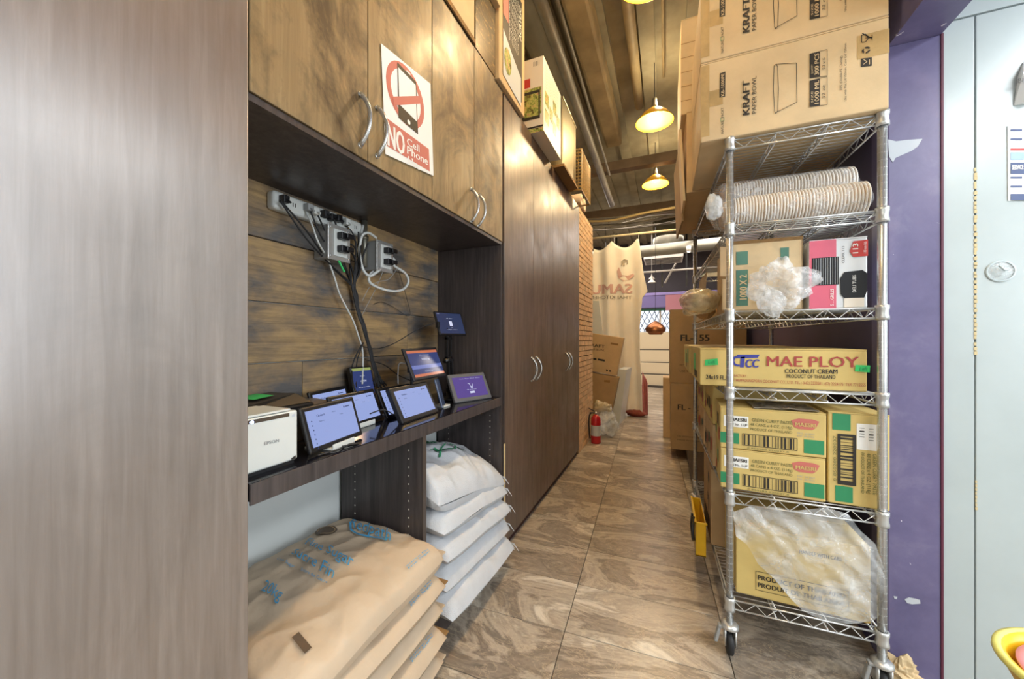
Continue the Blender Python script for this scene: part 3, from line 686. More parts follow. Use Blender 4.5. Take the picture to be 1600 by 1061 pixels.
MB().ob((-1.07, 1.545, 1.26), (.02, 0, 0), (0, .012, 0), (0, 0, .03)).ob((-1.09, 1.74, 1.26), (.03, 0, 0), (0, .012, 0), (0, 0, .035)).build('clamp', BLACK, T8[0], bevel=.002)
def ui_s(F, W, Hh):
    F.rect(0, W, Hh - .012, Hh, SCG); F.rect(0, W, 0, .005, SCO); F.t('OPEN', W * .35, Hh * .5, W * .3, .007, SCL, .02); F.t('Tap here', W * .35, Hh * .7, W * .25, .004, SCL)
    F.t('No current orders', W * .2, Hh * .3, W * .6, .004, SCL)
tablet('small navy tablet with olive top bar standing under the cable bundle', (-1.17, 1.125, .955), -3, .115, .135, 14, SCN, ui_s, th=.022, bez=.008, stand='leg')
t = thing('phone', 'slim dark phone seen edge-on between the black-cased and violet tablets', 'phone', (-.93, 1.4, .886))
a = V((-.935, 1.395, .888)); MB().ob(a, (-.035, .075, 0), (.008, .004, 0), (-.03, -.015, .13)).build('phone_body', plain('phone_blue', '3c4a66', .2), t, bevel=.003)
MB().ob((-1.0, 1.42, .886), (.06, 0, 0), (0, .06, 0), (0, 0, .008)).build('stand', WHITE, t, bevel=.002)
# receipt printer
t = thing('receipt_printer', 'white cube receipt printer with dark slot at the left end of the counter', 'printer', (-.95, .57, .886))
MB().box(-1.03, -.868, .5115, .648, .895, 1.02).build('printer_body', WHITE, t, bevel=.005, seg=3)
MB().box(-1.02, -.874, .5125, .642, .886, .895).build('base', BLACK, t)
MB().box(-.975, -.869, .5115, .63, 1.0215, 1.027).build('lid', WHITE, t, bevel=.002)
MB().box(-.878, -.8672, .5115, .625, 1.008, 1.0165).build('paper_slot', plain('slot_brown', '4d4238', .2), t)
MB().lathe([(0, .003), (.004, .002), (.004, 0)], (-.8672, .535, 1.0115), 10, 'x').build('status_lamp', screen('lamp_blue', 'c8d8ff', 3), t)
F = Face((-.868, .49, .886), (0, 1, 0), ZV, eps=.0005); F.tpx('EPSON', (412.6, 695.6), (435.4, 690.4), (412.6, 690.4), plain('ink_mid_grey', '85888a', .5), .02)
F.qpx([(455, 716), (462, 711), (462, 716.5), (455, 718.5)], INK); F.qpx([(456, 648), (461, 646), (461, 650), (456, 652)], LGREY); F.build(t, 'lettering')
t = thing('receipt_printer', 'low black printer with a green tape patch behind the white printer', 'printer', (-1.12, .75, .886))
MB().box(-1.225, -1.04, .62, .835, .886, 1.0).build('printer_body', BLACK, t, bevel=.006)
m = MB().add([V(q) for q in ((-1.22, .625, 1.001), (-1.05, .625, 1.001), (-1.05, .83, 1.001), (-1.22, .83, 1.001), (-1.21, .64, 1.012), (-1.07, .66, 1.016), (-1.08, .8, 1.03), (-1.21, .8, 1.026))], [(0, 1, 5, 4), (1, 2, 6, 5), (2, 3, 7, 6), (3, 0, 4, 7), (4, 5, 6, 7)])
m.build('lid', BLACK, t); MB().add([V((-1.19, .69, 1.0255)), V((-1.11, .69, 1.0235)), V((-1.11, .75, 1.0285)), V((-1.19, .75, 1.0295))], [(0, 1, 2, 3)]).build('green_tape', GREENT, t)
t = thing('receipt_printer', 'grey-brown flat printer between the taped black one and the tablets', 'printer', (-1.08, .93, .886))
MB().box(-1.19, -1.03, .842, .925, .886, .985).ob((-1.19, .842, .985), (.16, 0, -.008), (0, .083, 0), (0, 0, .01)).build('printer_body', plain('grey_brown', '5c5650', .4), t, bevel=.004)
MB().box(-1.19, -1.029, .842, .925, .9, .906).build('tray_line', BLACK, t)
cable('black_cable', 'short black plug and lead lying on the counter before the second tablet', [(-.99, 1.02, .93), (-.96, 1.06, .94), (-.94, 1.1, .91), (-.93, 1.14, .889), (-.95, 1.2, .889)], .0025)
cable('black_cable', 'tangle of black lead on the counter by the front tablet', [(-.86, .70, .889), (-.85, .76, .89), (-.87, .8, .889), (-.85, .83, .889), (-.86, .78, .892)], .002)

# ================================================================== SACKS UNDER THE COUNTER
def pillow(cx_, cy_, z0, wx, ly, h, seed, sag=None, amp=.012, px_=3.2, nu=34, nv=44, sq=.5, endp=.16):
    """stuffed sack: top and bottom sheets; returns builder and the top surface function"""
    so = V((seed * 2.3, seed * 5.1, seed * .7))
    def prof(a, b):
        e1 = max(0, 1 - abs(a) ** px_) ** sq; e2 = max(0, 1 - abs(b) ** (px_ * 1.5)) ** (sq * .9); return e1 * e2
    def P(a, b, s):
        k = prof(a, b); x = cx_ + a * wx / 2 * (1 - .03 * abs(b) ** 3); y = cy_ + b * ly / 2 * (1 - .03 * abs(a) ** 3)
        n1 = noise.noise(V((x * 5, y * 5, s * 2)) + so); n2 = abs(noise.noise(V((x * 11, y * 11, s)) + so)); n3 = abs(noise.noise(V((x * 23, y * 20, s)) + so))
        zc = z0 + h * .45 * 1
        if s > 0: z = zc + h * .55 * k + amp * (n1 * 1.7 + (.35 - n2) * 2.2 - n3 * .25) * min(1, k * 2)
        else: z = zc - h * .45 * k
        q = V((x + amp * .5 * n1, y + amp * .4 * n2, z))
        if sag: q = sag(q, a, b)
        return q
    m = MB(); m.grid(lambda i, j: P(i * 2 - 1, j * 2 - 1, 1), nu, nv); m.grid(lambda i, j: P(1 - i * 2, j * 2 - 1, -1), nu, nv)
    return m, P
SX, SY = -.975, .82
SGRP = 'brown sugar sacks stacked under the counter'
topP = None
labs = ['brown paper sugar sack at the bottom of the stack', 'brown paper sugar sack second from the bottom', 'brown paper sugar sack in the middle of the stack', 'brown paper sugar sack just below the top one', 'brown paper sugar sack on top with blue lettering']
for k in range(5):
    z0 = .002 + k * .091; dx = (0, .012, -.004, .008, -.002)[k]; h = .094 if k < 4 else .125
    t = thing('sugar_sack', labs[k], 'sack', (SX, SY, z0), SGRP)
    def sag(q, a, b, k=k):
        q.z += -.0 if k == 0 else -.004 * 0
        if k == 4: q.z += .03 * (-a) * .4 - .03 * max(0, -b - .2) * 1.2
        return q
    m, P = pillow(SX + dx, SY, z0, .5, .6, h, 10 + k, sag, .007 if k < 4 else .007, 4.5, sq=.33, nu=36 if k < 4 else 90, nv=40 if k < 4 else 100)
    m.build('sack_body', SUGAR, t, True)
    # folded, pasted ends
    m = MB(); y1 = SY + .3
    m.ob((SX + dx - .235, y1 - .012, z0 + h * .42), (.47, 0, 0), (0, .03, 0), (0, 0, .006)); m.build('folded_end', CARDE if k % 2 else SUGAR, t, bevel=.002)
    F = Face((SX + dx + .2, SY - .3, z0), (0, 1, 0), ZV, fn=lambda a, b, e, P=P, z0=z0, dx=dx: (lambda q: q + V((.004, 0, .006)))(P(.80 + (.12 - b * 1.0) * 1.0, (a - .3) / .3, 1)))
    F.t('Fine Sugar', .42, .02, .12, .022, BLUE, .01); F.t('Sucre Fin', .42, .055, .12, .02, BLUE, .01); F.build(t, 'lettering')
    if k == 4: topP = P; topT = t
def topface():
    # print laid on the top sack: a along +X from the back wall, b along +Y
    def fn(a, b, e):
        q = topP((a - .25) / .25, (b - .3) / .3, 1); return q + V((0, 0, .0055 + e))
    return Face((SX - .25, SY - .3, 0), (1, 0, 0), (0, 1, 0), fn=fn, eps=.0008)
F = topface()
def sp(u, v, z=.485): q = atZ(u, v, z); return V((q.x - SX + .25, q.y - SY + .3))
def st(s_, a, b, c, mat, bold=0):
    # split text into letters columns so it follows the sack
    F.text(s_, sp(*a), sp(*b), sp(*c), mat, 0)
st('Redpath', (546, 829), (610, 851), (552, 812), BLUE, .012)
F.line([sp(548, 822), sp(549, 834), sp(562, 842), sp(580, 845), sp(594, 848), sp(603, 851), sp(606, 846)], .007, BLUE)
st('Fine Sugar', (477, 857), (549, 892), (485, 845), BLUE, .02); st('Sucre Fin', (455, 875), (520, 910), (463, 862), BLUE, .02)
st('Cane Sugar      Sucre de Canne', (432, 884), (512, 918), (434, 880), BLUE); st('20kg', (408, 927), (438, 939), (417, 912), BLUE, .02)
c0 = sp(511, 834); F.disc(c0, .045, .03, plain('ink_brown', '5c4c3c', .6), 1, 20); F.ring(c0, .036, .023, .002, CARD, 2)
q = [sp(457, 988), sp(468, 981), sp(487, 1000), sp(476, 1009)]; F.poly([tuple(p) for p in q], MAT['ink_brown'], 1)
F.build(topT, 'lettering')
# white rice sacks in the right bay
RX, RY = -1.0, 1.483
rl = ['white woven rice sack at the very bottom on the base shelf', 'white woven rice sack second from the base shelf', 'white woven rice sack third up, frayed corner', 'white woven rice sack just under the printed one', 'white woven rice sack on top with green lettering']
zs = [.097, .2, .3, .4, .5]
for k in range(5):
    z0 = zs[k]; h = .108 if k < 4 else .17
    t = thing('rice_sack', rl[k], 'sack', (RX, RY, z0), 'white rice sacks stacked in the right bay')
    wx = .48 + (.03, .0, .01, -.01, -.03)[k]
    def sag(q, a, b, k=k):
        fr = max(0, a); q.z -= .035 * fr ** 2 * (1 + (.4 if k < 2 else 0)); q.z += (.022 * (-b) if k < 4 else .05 * (-b) - .05 * max(0, a))
        q.z -= .02 * max(0, b) * (k) * .5
        q.z += .02
        return q
    m, P = pillow(RX - .0 + wx / 2 - .24, RY, z0, wx, .63, h, 30 + k, sag, .010 if k < 4 else .016, 3.8, sq=.34, nu=40 if k < 4 else 80, nv=44 if k < 4 else 90)
    m.build('sack_body', SACK, t, True)
    m = MB(); e = P(.93, .97, 1)
    for i in range(6): m.tube([e + V((-.02 + .007 * i, 0, 0)), e + V((.0 + .008 * i, .006, -.02 - .01 * (i % 3)))], .0015, 4)
    m.build('frayed_threads', SACK, t)
    if k == 4: rP = P; rT = t
def rf(a, b, e):
    q = rP((a - .24) / .24, (b - .315) / .315, 1); return q + V((0, 0, .004 + e))
F = Face((RX - .24, RY - .315, 0), (1, 0, 0), (0, 1, 0), fn=rf)
F.text('米粒香', (.2, .18), (.2, .40), (.13, .18), GREEN, .01); F.text('大米', (.33, .2), (.33, .45), (.27, .2), GREEN, .01); F.line([(.1, .1), (.08, .2), (.14, .24), (.1, .32), (.05, .3), (.09, .42), (.15, .38)], .006, GREEN)
F.build(rT, 'lettering')

# ================================================================== ON TOP OF THE CUPBOARDS
ZT = 2.585
t = thing('carton', 'flat tan carton with brown edge on the cupboard top, nearest the camera', 'box', (-1.0, 1.05, ZT))
MB().box(-1.2, -.826, .62, 1.51, ZT, ZT + .55).build('box_body', CARD3, t, bevel=.004)
MB().box(-1.2, -.822, .62, 1.512, ZT, ZT + .022).build('tray_edge', CARDE, t)
t = thing('carton', 'dark glossy printed carton on the cupboard top left of the upright label box', 'box', (-1.0, 1.63, ZT))
MB().box(-1.2, -.83, 1.525, 1.745, ZT, ZT + .36).build('box_body', DPRINT, t, bevel=.003)
t = thing('carton', 'orange-tan carton lying on the dark glossy printed carton', 'box', (-1.0, 1.63, ZT + .36))
MB().box(-1.2, -.80, 1.53, 1.745, ZT + .362, ZT + .85).build('box_body', CARD, t, bevel=.003)
# upright box with black label, facing the passage
t = thing('carton', 'upright tan carton with a black and red printed label on the cupboard top', 'box', (-1.0, 1.93, ZT))
MB().box(-1.2, -.812, 1.752, 2.13, ZT, ZT + .80).build('box_body', CARD, t, bevel=.004)
F = Face((-.811, 1.75, ZT), (0, 1, 0), ZV)
F.rect(.05, .33, .06, .67, INK, 1); F.rect(.05, .12, .38, .69, REDF, 2); F.poly([(.05, .05), (.31, .03), (.31, .2), (.16, .25), (.05, .3)], LGREY, 2); F.disc((.11, .16), .05, .07, MAT['food_print'], 3)
for k in range(7): F.text('serving tray set, clear lid, 10 pcs', (.14 + .02 * k, .3), (.14 + .02 * k, .62), (.13 + .02 * k, .3), INKW, 0, 3)
F.text('ACRYLIC', (.31, .42), (.31, .62), (.28, .42), INKW, .02, 3)
F.build(t, 'printing')
t = thing('carton', 'tall plain brown carton behind the white appliance box', 'box', (-1.03, 2.21, ZT))
MB().box(-1.22, -.90, 2.14, 2.3, ZT, ZT + .75).build('box_body', CARD2, t, bevel=.01)
# white appliance box overhanging the edge
t = thing('appliance_box', 'white appliance box with food pictures jutting over the cupboard edge', 'box', (-.95, 2.5, ZT))
MB().box(-1.15, -.745, 2.31, 2.74, ZT + .001, ZT + .50).build('box_body', plain('white_box', 'e3dccd', .4), t, bevel=.003)
F = Face((-1.15, 2.31, ZT), (1, 0, 0), ZV); F.rect(.16, .39, .12, .3, FOOD, 1); F.rect(.25, .38, .09, .28, INK, 2); F.rect(.27, .37, .11, .26, FOOD, 3); F.rect(.24, .31, .31, .37, MAT['ink_red'], 1); F.rect(.02, .4, .03, .042, INK, 1); F.rect(.2, .4, .0, .028, FOOD, 1); F.barcode(.33, .38, .44, .475, INK, frame=False); F.build(t, 'printing')
F = Face((-.745, 2.31, ZT), (0, 1, 0), ZV)
for a, b in ((.03, .08), (.03, .2), (.13, .15), (.22, .25), (.22, .1), (.31, .2)): F.rect(a, a + .08, b, b + .09, FOOD, 1)
for k in range(8): F.t('easy to cook and clean every day', .03, .45 - k * .02, .3, .006, INK)
F.build(t, 'printing')
t = thing('steel_container', 'long stainless steel box beside the appliance box on the cupboard top', 'container', (-.93, 3.08, ZT))
MB().box(-1.15, -.76, 2.86, 3.32, ZT + .02, ZT + .56).build('steel_body', STEEL, t, bevel=.006)
MB().box(-1.16, -.745, 2.84, 3.34, ZT, ZT + .02).build('base_board', CARDE, t)
MB().box(-1.155, -.755, 2.85, 3.33, ZT + .56, ZT + .57).build('rim', STEEL, t, bevel=.002)
# basket on edge
t = thing('wire_basket', 'brown lattice crate standing on edge at the end of cupboard top', 'basket', (-.93, 3.6, ZT))
GOLD = plain('brown_crate', '9a7c48', .4)
bx0, bx1, by0, by1, bz0, bz1 = -1.1, -.72, 3.37, 3.78, ZT + .007, ZT + .385
m = MB()
for z in (bz0, bz1):
    m.tube([(bx0, by0, z), (bx1, by0, z), (bx1, by1, z), (bx0, by1, z), (bx0, by0, z)], .007, 6)
for x in (bx0, bx1):
    for y in (by0, by1): m.tube([(x, y, bz0), (x, y, bz1)], .007, 6)
m.build('frame', GOLD, t)
m = MB()
for i in range(1, 12):
    y = by0 + (by1 - by0) * i / 12; m.tube([(bx1, y, bz0), (bx1, y, bz1)], .006, 4); x = bx0 + (bx1 - bx0) * i / 12; m.tube([(x, by0, bz0), (x, by0, bz1)], .003, 4)
    z = bz0 + (bz1 - bz0) * i / 12; m.tube([(bx0, by0, z), (bx1, by0, z), (bx1, by1, z)], .006, 4)
m.build('lattice', GOLD, t)
for k, (y, l) in enumerate(((3.9, 'pale paper roll lying on the brick pier next to the crate'), (4.06, 'second pale paper roll on the brick pier, farther from the crate'))):
    m = MB().lathe([(.02, -.16), (.07, -.16), (.072, 0), (.07, .16), (.02, .16), (.02, -.16)], (-.99, y, 2.693), 22, 'x'); tag(m.build('paper_roll', plain('rosy_paper', 'dcc0a4', .8) if k == 0 else MAT['rosy_paper'], None, True), l, 'roll')

# ================================================================== WIRE SHELVING
t = thing('wire_shelving', 'chrome six-tier wire shelving rack on casters full of cartons', 'shelf', (0, 0, 0)); SH = t
SW, SL = .446, 1.24
tiers = [.216, .617, 1.016, 1.31, 1.637, 1.96]
def post(x, y):
    m = MB().tube([(x, y, .125), (x, y, 1.99)], .0125, 14)
    p = m.build('post', CHROME, t, True)
    m = MB()
    for k in range(72): m.lathe([(.0124, -.0004), (.0127, 0), (.0124, .0004)], (x, y, .15 + k * .0254), 12)
    o = m.build('groove_rings', ZINC, p); o['kind'] = 'stuff'
    MB().lathe([(0, .008), (.012, .006), (.0145, 0), (.0145, -.012)], (x, y, 1.99), 14).build('cap', plain('cap_grey', '6d6e70', .5) if 'cap_grey' not in MAT else MAT['cap_grey'], p, True)
for x in (0, SW):
    for y in (0, SL): post(x, y)
def caster(x, y, brake):
    c = MB().lathe([(0, .125), (.022, .125), (.03, .118), (.03, .108), (.018, .1), (0, .1)], (x, y, 0), 18); c.box(x - .02, x - .015, y - .02, y + .025, .045, .105); c.box(x + .015, x + .02, y - .02, y + .025, .045, .105)
    o = c.build('caster', ZINC, t, True)
    MB().lathe([(0, -.011), (.04, -.011), (.045, -.006), (.045, .006), (.04, .011), (0, .011)], (x, y + .012, .0455), 24, 'x').build('wheel', BLACKR, o, True)
    if brake: MB().ob((x - .03, y - .012, .1), (-.012, 0, 0), (0, .02, 0), (-.012, 0, -.055)).ob((x - .04, y - .012, .1), (.025, 0, .0), (0, .02, 0), (0, 0, .012)).build('brake_lever', GREYP, o, bevel=.003)
for x in (0, SW):
    for y in (0, SL): caster(x, y, y == 0)
def truss(m, p, q, z, dz=.034, step=.034):
    p, q = V(p), V(q); m.tube([p + ZV * z, q + ZV * z], .0032, 6); m.tube([p + ZV * (z - dz), q + ZV * (z - dz)], .0032, 6)
    n = max(2, int((q - p).length / step)); n += n % 2
    m.tube([p + (q - p) * (i / n) + ZV * (z - (dz if i % 2 else 0)) for i in range(n + 1)], .002, 4)
rl_ = ['bottom', 'second', 'third', 'fourth', 'fifth', 'top']
for z in tiers:
    m = MB(); zt = z - .004
    truss(m, (.013, 0, 0), (SW - .013, 0, 0), zt); truss(m, (.013, SL, 0), (SW - .013, SL, 0), zt); truss(m, (0, .013, 0), (0, SL - .013, 0), zt); truss(m, (SW, .013, 0), (SW, SL - .013, 0), zt)
    s = m.build('shelf', ZINC, t, True)
    for x in (SW * .33, SW * .67):
        m = MB(); truss(m, (x, .0, 0), (x, SL, 0), zt - .004, .026, .04); m.build('support_rail', ZINC, s, True)
    m = MB(); nw = 46
    for i in range(1, nw): y = SL * i / nw; m.tube([(.0, y, zt + .001), (SW, y, zt + .001)], .0018, 4)
    o = m.build('wire_deck', ZINC, s, True); o['kind'] = 'stuff'
    for x in (0, SW):
        for y in (0, SL): MB().lathe([(.0135, -.04), (.0185, -.04), (.0185, -.03), (.0165, -.02), (.0165, -.01), (.0185, .0), (.0185, .01), (.0135, .01)], (x, y, zt), 14).build('collar', ZINC, s, True)
SH.location = (.225, 1.60, 0); SH.rotation_euler = (0, 0, math.radians(1.6))
AS = 1.6
# -- top: two kraft bowl cartons in front
def kraft(z, lab):
    t, F, L = carton('bowl_carton', lab, .125, 1.585, z, .552, .5, .303, 0, CARD3, group='kraft paper bowl cartons on the top shelf')
    return t, F, L
def kprint(F, dz, full=True):
    # layout measured on the lower carton
    q = lambda u, v: F.px(u, v) + V((0, dz))
    T = lambda s_, a, b, c, m_, bold=0, lay=2: F.text(s_, q(*a), q(*b), q(*c), m_, bold, lay)
    T('KRAFT', (1171, 179), (1171, 126), (1159.5, 180.5), INK, .04); T('PAPER BOWL', (1181.5, 177), (1181.5, 119), (1174.5, 178.5), INK)
    T('NATURE   PACKT', (1130.5, 209), (1130.5, 168), (1126.5, 210), INK); F.line([q(1126, 190), q(1131, 189), q(1131, 184), q(1126, 185)], .0015, GREEN, close=True)
    F.poly([tuple(q(*p)) for p in ((1124, 153), (1133, 151), (1133.5, 112), (1124.5, 115))], INK, 1); T('KB-1000PE', (1131.5, 150), (1131.5, 115), (1126.5, 151.5), CARD3, .01)
    # bowl outline
    F.line([q(1212, 101), q(1244, 99), q(1245, 160), q(1213, 176)], .0018, INK); F.line([q(1209, 104), q(1208, 140), q(1210, 175), q(1212, 178), q(1215, 174), q(1216, 140), q(1214.5, 104), q(1212, 101), q(1209, 104)], .0018, INK)
    for a, b, s1, s2, s3 in (((122, 85), (1265, 1292), 'QUANTITY', '300 PCS', '50 x 6'), ((167, 127), (1265, 1292), 'SIZE', '1000 ML', '32 oz')):
        F.poly([tuple(q(*p)) for p in ((1265, a[0] + .5), (1281, a[0] - 2), (1281, a[1] - 4), (1265, a[1]))], INK, 1)
        F.line([q(1265, a[0] + .5), q(1292, a[0] - 3), q(1292, a[1] - 7), q(1265, a[1])], .0015, INK, close=True)
        T(s2, (1279, a[0] - 5), (1279, a[1] - 1), (1272, a[0] - 4), CARD3, .02); T(s1, (1270, a[0] - 6), (1270, a[1] + 16), (1267, a[0] - 5.5), CARD3); T(s3, (1289, a[0] - 13), (1289, a[1] + 6), (1284, a[0] - 12.5), INK)
    T('DPE (Double PE Coating)', (1315.5, 141), (1315.5, 88), (1311.5, 142), INK); T('Use with Flat Lid 150mm, Case Lid 150mm', (1322, 158), (1322, 68), (1318.5, 159), INK)
    F.line([q(1346, 67), q(1346, 56), q(1352, 54), q(1357, 60), q(1352, 66), q(1346, 67)], .002, INK); F.line([q(1352, 60), q(1362, 59)], .002, INK); F.line([q(1362, 63), q(1362, 55)], .002, INK); F.line([q(1347, 53), q(1361, 60)], .0025, INK)
    c_ = q(1353, 79); F.ring(c_, .0085, .0085, .005, INK, 2, 20, 110, 6); F.ring(c_, .0085, .0085, .005, INK, 2, 140, 230, 6); F.ring(c_, .0085, .0085, .005, INK, 2, 260, 350, 6)
    F.poly([tuple(q(*p)) for p in ((1345, 105), (1362, 103), (1362, 90), (1345, 92))], INK, 1); F.line([q(1349, 101), q(1354, 97), q(1349, 94)], .002, CARD3); F.line([q(1358, 101), q(1358, 94)], .002, CARD3)
    # tapes on the corners
    W, Hh = .552, .303
    F.rect(0, .035, .0, Hh, TAPE, .5) if False else None
    F.rect(.0305, .075, .13 + dz, .19 + dz, TAPE, .6); F.rect(.47, W, .18 + dz, .26 + dz, TAPE, .6); F.rect(.0, .03, .02 + dz, Hh - .01 + dz, TAPE, .6)
t, F, L = kraft(1.962, 'kraft bowl carton directly on the top shelf, printed sideways'); kprint(F, 0); F.build(t)
t, F, L = kraft(2.268, 'upper kraft bowl carton, cut by the top of the picture'); kprint(F, .0, False) if False else None
F2 = Face((.125, 1.585, 1.962), (1, 0, 0), ZV); kprint(F2, .306); F2.build(t)
# -- cartons behind on the top shelf, jutting over the passage
t, F, L = carton('carton', 'battered tan carton behind the bowl cartons, sagging past the shelf edge', .1, 2.1, 1.962, .5, .82, .42, 1, CARD)
MB().ob((.085, 2.12, 1.93), (.012, 0, 0), (0, .22, 0), (-.02, 0, .38)).build('flap', CARD3, t); MB().ob((.088, 2.38, 1.9), (.01, 0, 0), (-.02, .4, 0), (-.015, 0, .45)).build('flap', CARD2, t)
L.rect(.3, .38, 0, .42, TAPE, 1); L.build(t, 'tape')
t, F, L = carton('carton', 'pale ribbed carton stacked highest behind the bowl cartons', .075, 2.12, 2.384, .5, .6, .5, 0, CARD3)
for k in range(5): F.rect(.0, .5, .07 + k * .075, .0725 + k * .075, CARDE)
F.build(t, 'seams')
# -- tier 2: sleeves of nested bowls
bmesh_ = MB().lathe([(.0, 0), (.043, 0), (.0585, .026)], (0, 0, 0), 26, 'x')
rimm = MB().lathe([(.0575, .024), (.0612, .0245), (.0618, .027), (.0605, .0290), (.0575, .028)], (0, 0, 0), 26, 'x')
def mkmesh(mb, nm, mat):
    me = bpy.data.meshes.new(nm); me.from_pydata(mb.v, [], mb.f); me.materials.append(mat)
    for p in me.polygons: p.use_smooth = True
    return me
bme = mkmesh(bmesh_, 'bowl', BOWL); rme = mkmesh(rimm, 'rim', BOWLR)
def sleeve(x, y, z, ang, tiltz, n, lab, step=.0098):
    t = thing('bowl_sleeve', lab, 'bowls', (x, y, z), 'sleeves of nested paper bowls'); t.rotation_euler = (0, -tiltz, ang)
    for i in range(n):
        o = bpy.data.objects.new('bowl', bme); C.objects.link(o); o.parent = t; o.location = (i * step, random.uniform(-.0012, .0012), random.uniform(-.001, .001))
        r = bpy.data.objects.new('rim', rme); C.objects.link(r); r.parent = o
    m = MB(); L_ = n * step + .03
    def fn(a, b):
        xx = -.035 + b * (L_ + .05); k = 1
        if b < .08: k = .25 + .75 * (b / .08) ** .5
        if b > .93: k = max(.05, (1 - b) / .07) ** .6
        r_ = .0645 * k + .003 * noise.noise(V((xx * 20, a * 9, z * 9))) ; q = 2 * PI * a
        return V((xx, r_ * math.cos(q), r_ * math.sin(q)))
    m.grid(fn, 30, 50); mo = m
    me = mkmesh(mo, 'plastic_wrap', FILMT); o = bpy.data.objects.new('plastic_wrap', me); C.objects.link(o); o.parent = t
sleeve(.205, 1.70, 1.6385 + .066, 0, 0, 44, 'plastic sleeve of nested paper bowls lying on the fifth tier, in front')
sleeve(.215, 1.79, 1.6385 + .066 + .094, .02, .0, 43, 'plastic sleeve of nested paper bowls lying on top of the other sleeve')
tag(blob((.178, 1.66, 1.73), (.03, .03, .05), 3, .3, 3, 24, 16).build('plastic_bag', FILMW, None, True), 'small white plastic knot hanging out left of the bowl sleeves', 'bag')
# -- tier 3: open stamped carton, pink lid box, bag clump
t, F, L = carton('carton', 'open-topped torn carton with green stamps behind a clear plastic bag', .235, 1.66, 1.3115, .235, .3, .262, 2, CARD3, openlid=True)
F.rect(.02, .06, .18, .232, DGREEN); F.rect(.02, .06, .02, .16, DGREEN); F.rect(.165, .192, .19, .235, DGREEN); F.text('1000 X 2', (.055, .045), (.055, .14), (.03, .045), CARD3, .02, 3)
for k in range(4): F.t('microwave safe lid', .07, .07 - k * .014, .08, .007, MAT['chipboard'])
F.build(t)
MB().ob((.235, 1.66, 1.572), (.235, .008, 0), (0, -.006, .012), (0, .003, .0)).build('torn_edge', CARDE, t)
MB().ob((.232, 1.665, 1.315), (.003, 0, 0), (-.03, -.04, 0), (0, 0, .12)).build('flap', CARD2, t); MB().ob((.232, 1.665, 1.45), (.003, 0, 0), (-.035, -.02, 0), (-.0, 0, .115)).build('flap', CARD2, t)
t, F, L = carton('lid_carton', 'pink and white carton printed with black lids, number 113', .485, 1.655, 1.3115, .165, .42, .25, 0, plain('white_carton', 'dde2e6', .45), group=None)
F.rect(.0, .078, 0, .248, PINK, 1); F.rect(.008, .085, .085, .185, BLACK, 2)
for k in range(11): F.rect(.012 + k * .0068, .0135 + k * .0068, .087, .183, MAT['ink_grey'], 3) if k % 2 else F.rect(.012 + k * .0068, .0132 + k * .0068, .087, .183, GREYP, 3)
F.poly([(.115, .20), (.125, .235), (.165, .237), (.165, .18), (.125, .18)], RED, 2); F.text('113', (.138, .192), (.138, .226), (.122, .192), INKW, .02, 3); F.text('110 mm lids', (.160, .19), (.160, .23), (.152, .19), INKW, 0, 3)
F.poly([(.09, .05), (.1, .035), (.155, .035), (.163, .06), (.163, .12), (.15, .132), (.1, .128), (.088, .105)], BLACK, 2); F.text('DELI TUBS', (.132, .055), (.132, .115), (.122, .055), INKW, .02, 3); F.rect(.1, .155, .003, .035, YELP if False else BOWLR, 2)
F.text('S . . GRILLS', (.07, .01), (.07, .07), (.06, .01), INKW, .01, 3); F.text('CLEAR 113', (.1, .16), (.1, .22), (.093, .16), INK, 0, 3); F.build(t)
tag(blob((.395, 1.615, 1.40), (.085, .04, .088), 7, .55, 3.2, 56, 40).build('plastic_bag', FILMC, None, True), 'crumpled clear plastic bag bulging out before the stamped carton', 'bag')
tag(blob((.355, 1.59, 1.335), (.035, .02, .045), 9, .5, 3, 30, 20).build('plastic_bag', FILMC, None, True), 'tail of clear plastic hanging over the third tier rail', 'bag')
tag(blob((.145, 1.95, 1.375), (.085, .2, .062), 12, .22, 2.6, 44, 30, 1.313).build('plastic_bag', FILMB, None, True), 'yellowish plastic bag bulging left past the rack at third tier', 'bag')
tag(blob((.2, 2.3, 1.40), (.06, .16, .085), 15, .22, 3, 40, 26, 1.313).build('paper_bag', BROWNB, None, True), 'rumpled brown paper bag behind the yellowish plastic bag', 'bag')
t = thing('cardboard_sheet', 'tan cardboard sheet leaning near the back of the fourth tier', 'cardboard', (.2, 2.5, 1.315))
MB().ob((.195, 2.35, 1.315), (.004, 0, 0), (-.01, .35, 0), (.02, 0, .27)).build('sheet', CARD3, t)
# -- tier 4: coconut cream trays
t, F, L = carton('coconut_cream_carton', 'wide yellow carton lettered in red and blue on the third tier', .127, 1.645, 1.0175, .518, .54, .147, 0, CARDY, group=None)
F.tpx('MAE PLOY', (1198, 572), (1341, 574), (1198, 556), plain('ink_brick', 'a3423c', .6), .015)
F.tpx('COCONUT CREAM', (1226, 583), (1308, 584), (1226, 576), INK, .02); F.tpx('PRODUCT OF THAILAND', (1229, 590.5), (1305, 592), (1229, 584.5), INK, .01)
F.tpx('FACTORY :', (1147, 589), (1168, 589.5), (1147, 585), MAT['ink_brick']); F.tpx('THEPPADUNGPORN COCONUT CO., LTD. TEL : (662) 2233581, (02) 2224175  TEX 7715555', (1147, 596), (1352, 604), (1147, 591.5), MAT['ink_brick'])
F.qpx([(1152, 554), (1187, 554), (1184, 559), (1150, 560)], NAVY); F.qpx([(1148, 560), (1157, 553), (1160, 573), (1149, 573)], NAVY) if False else None
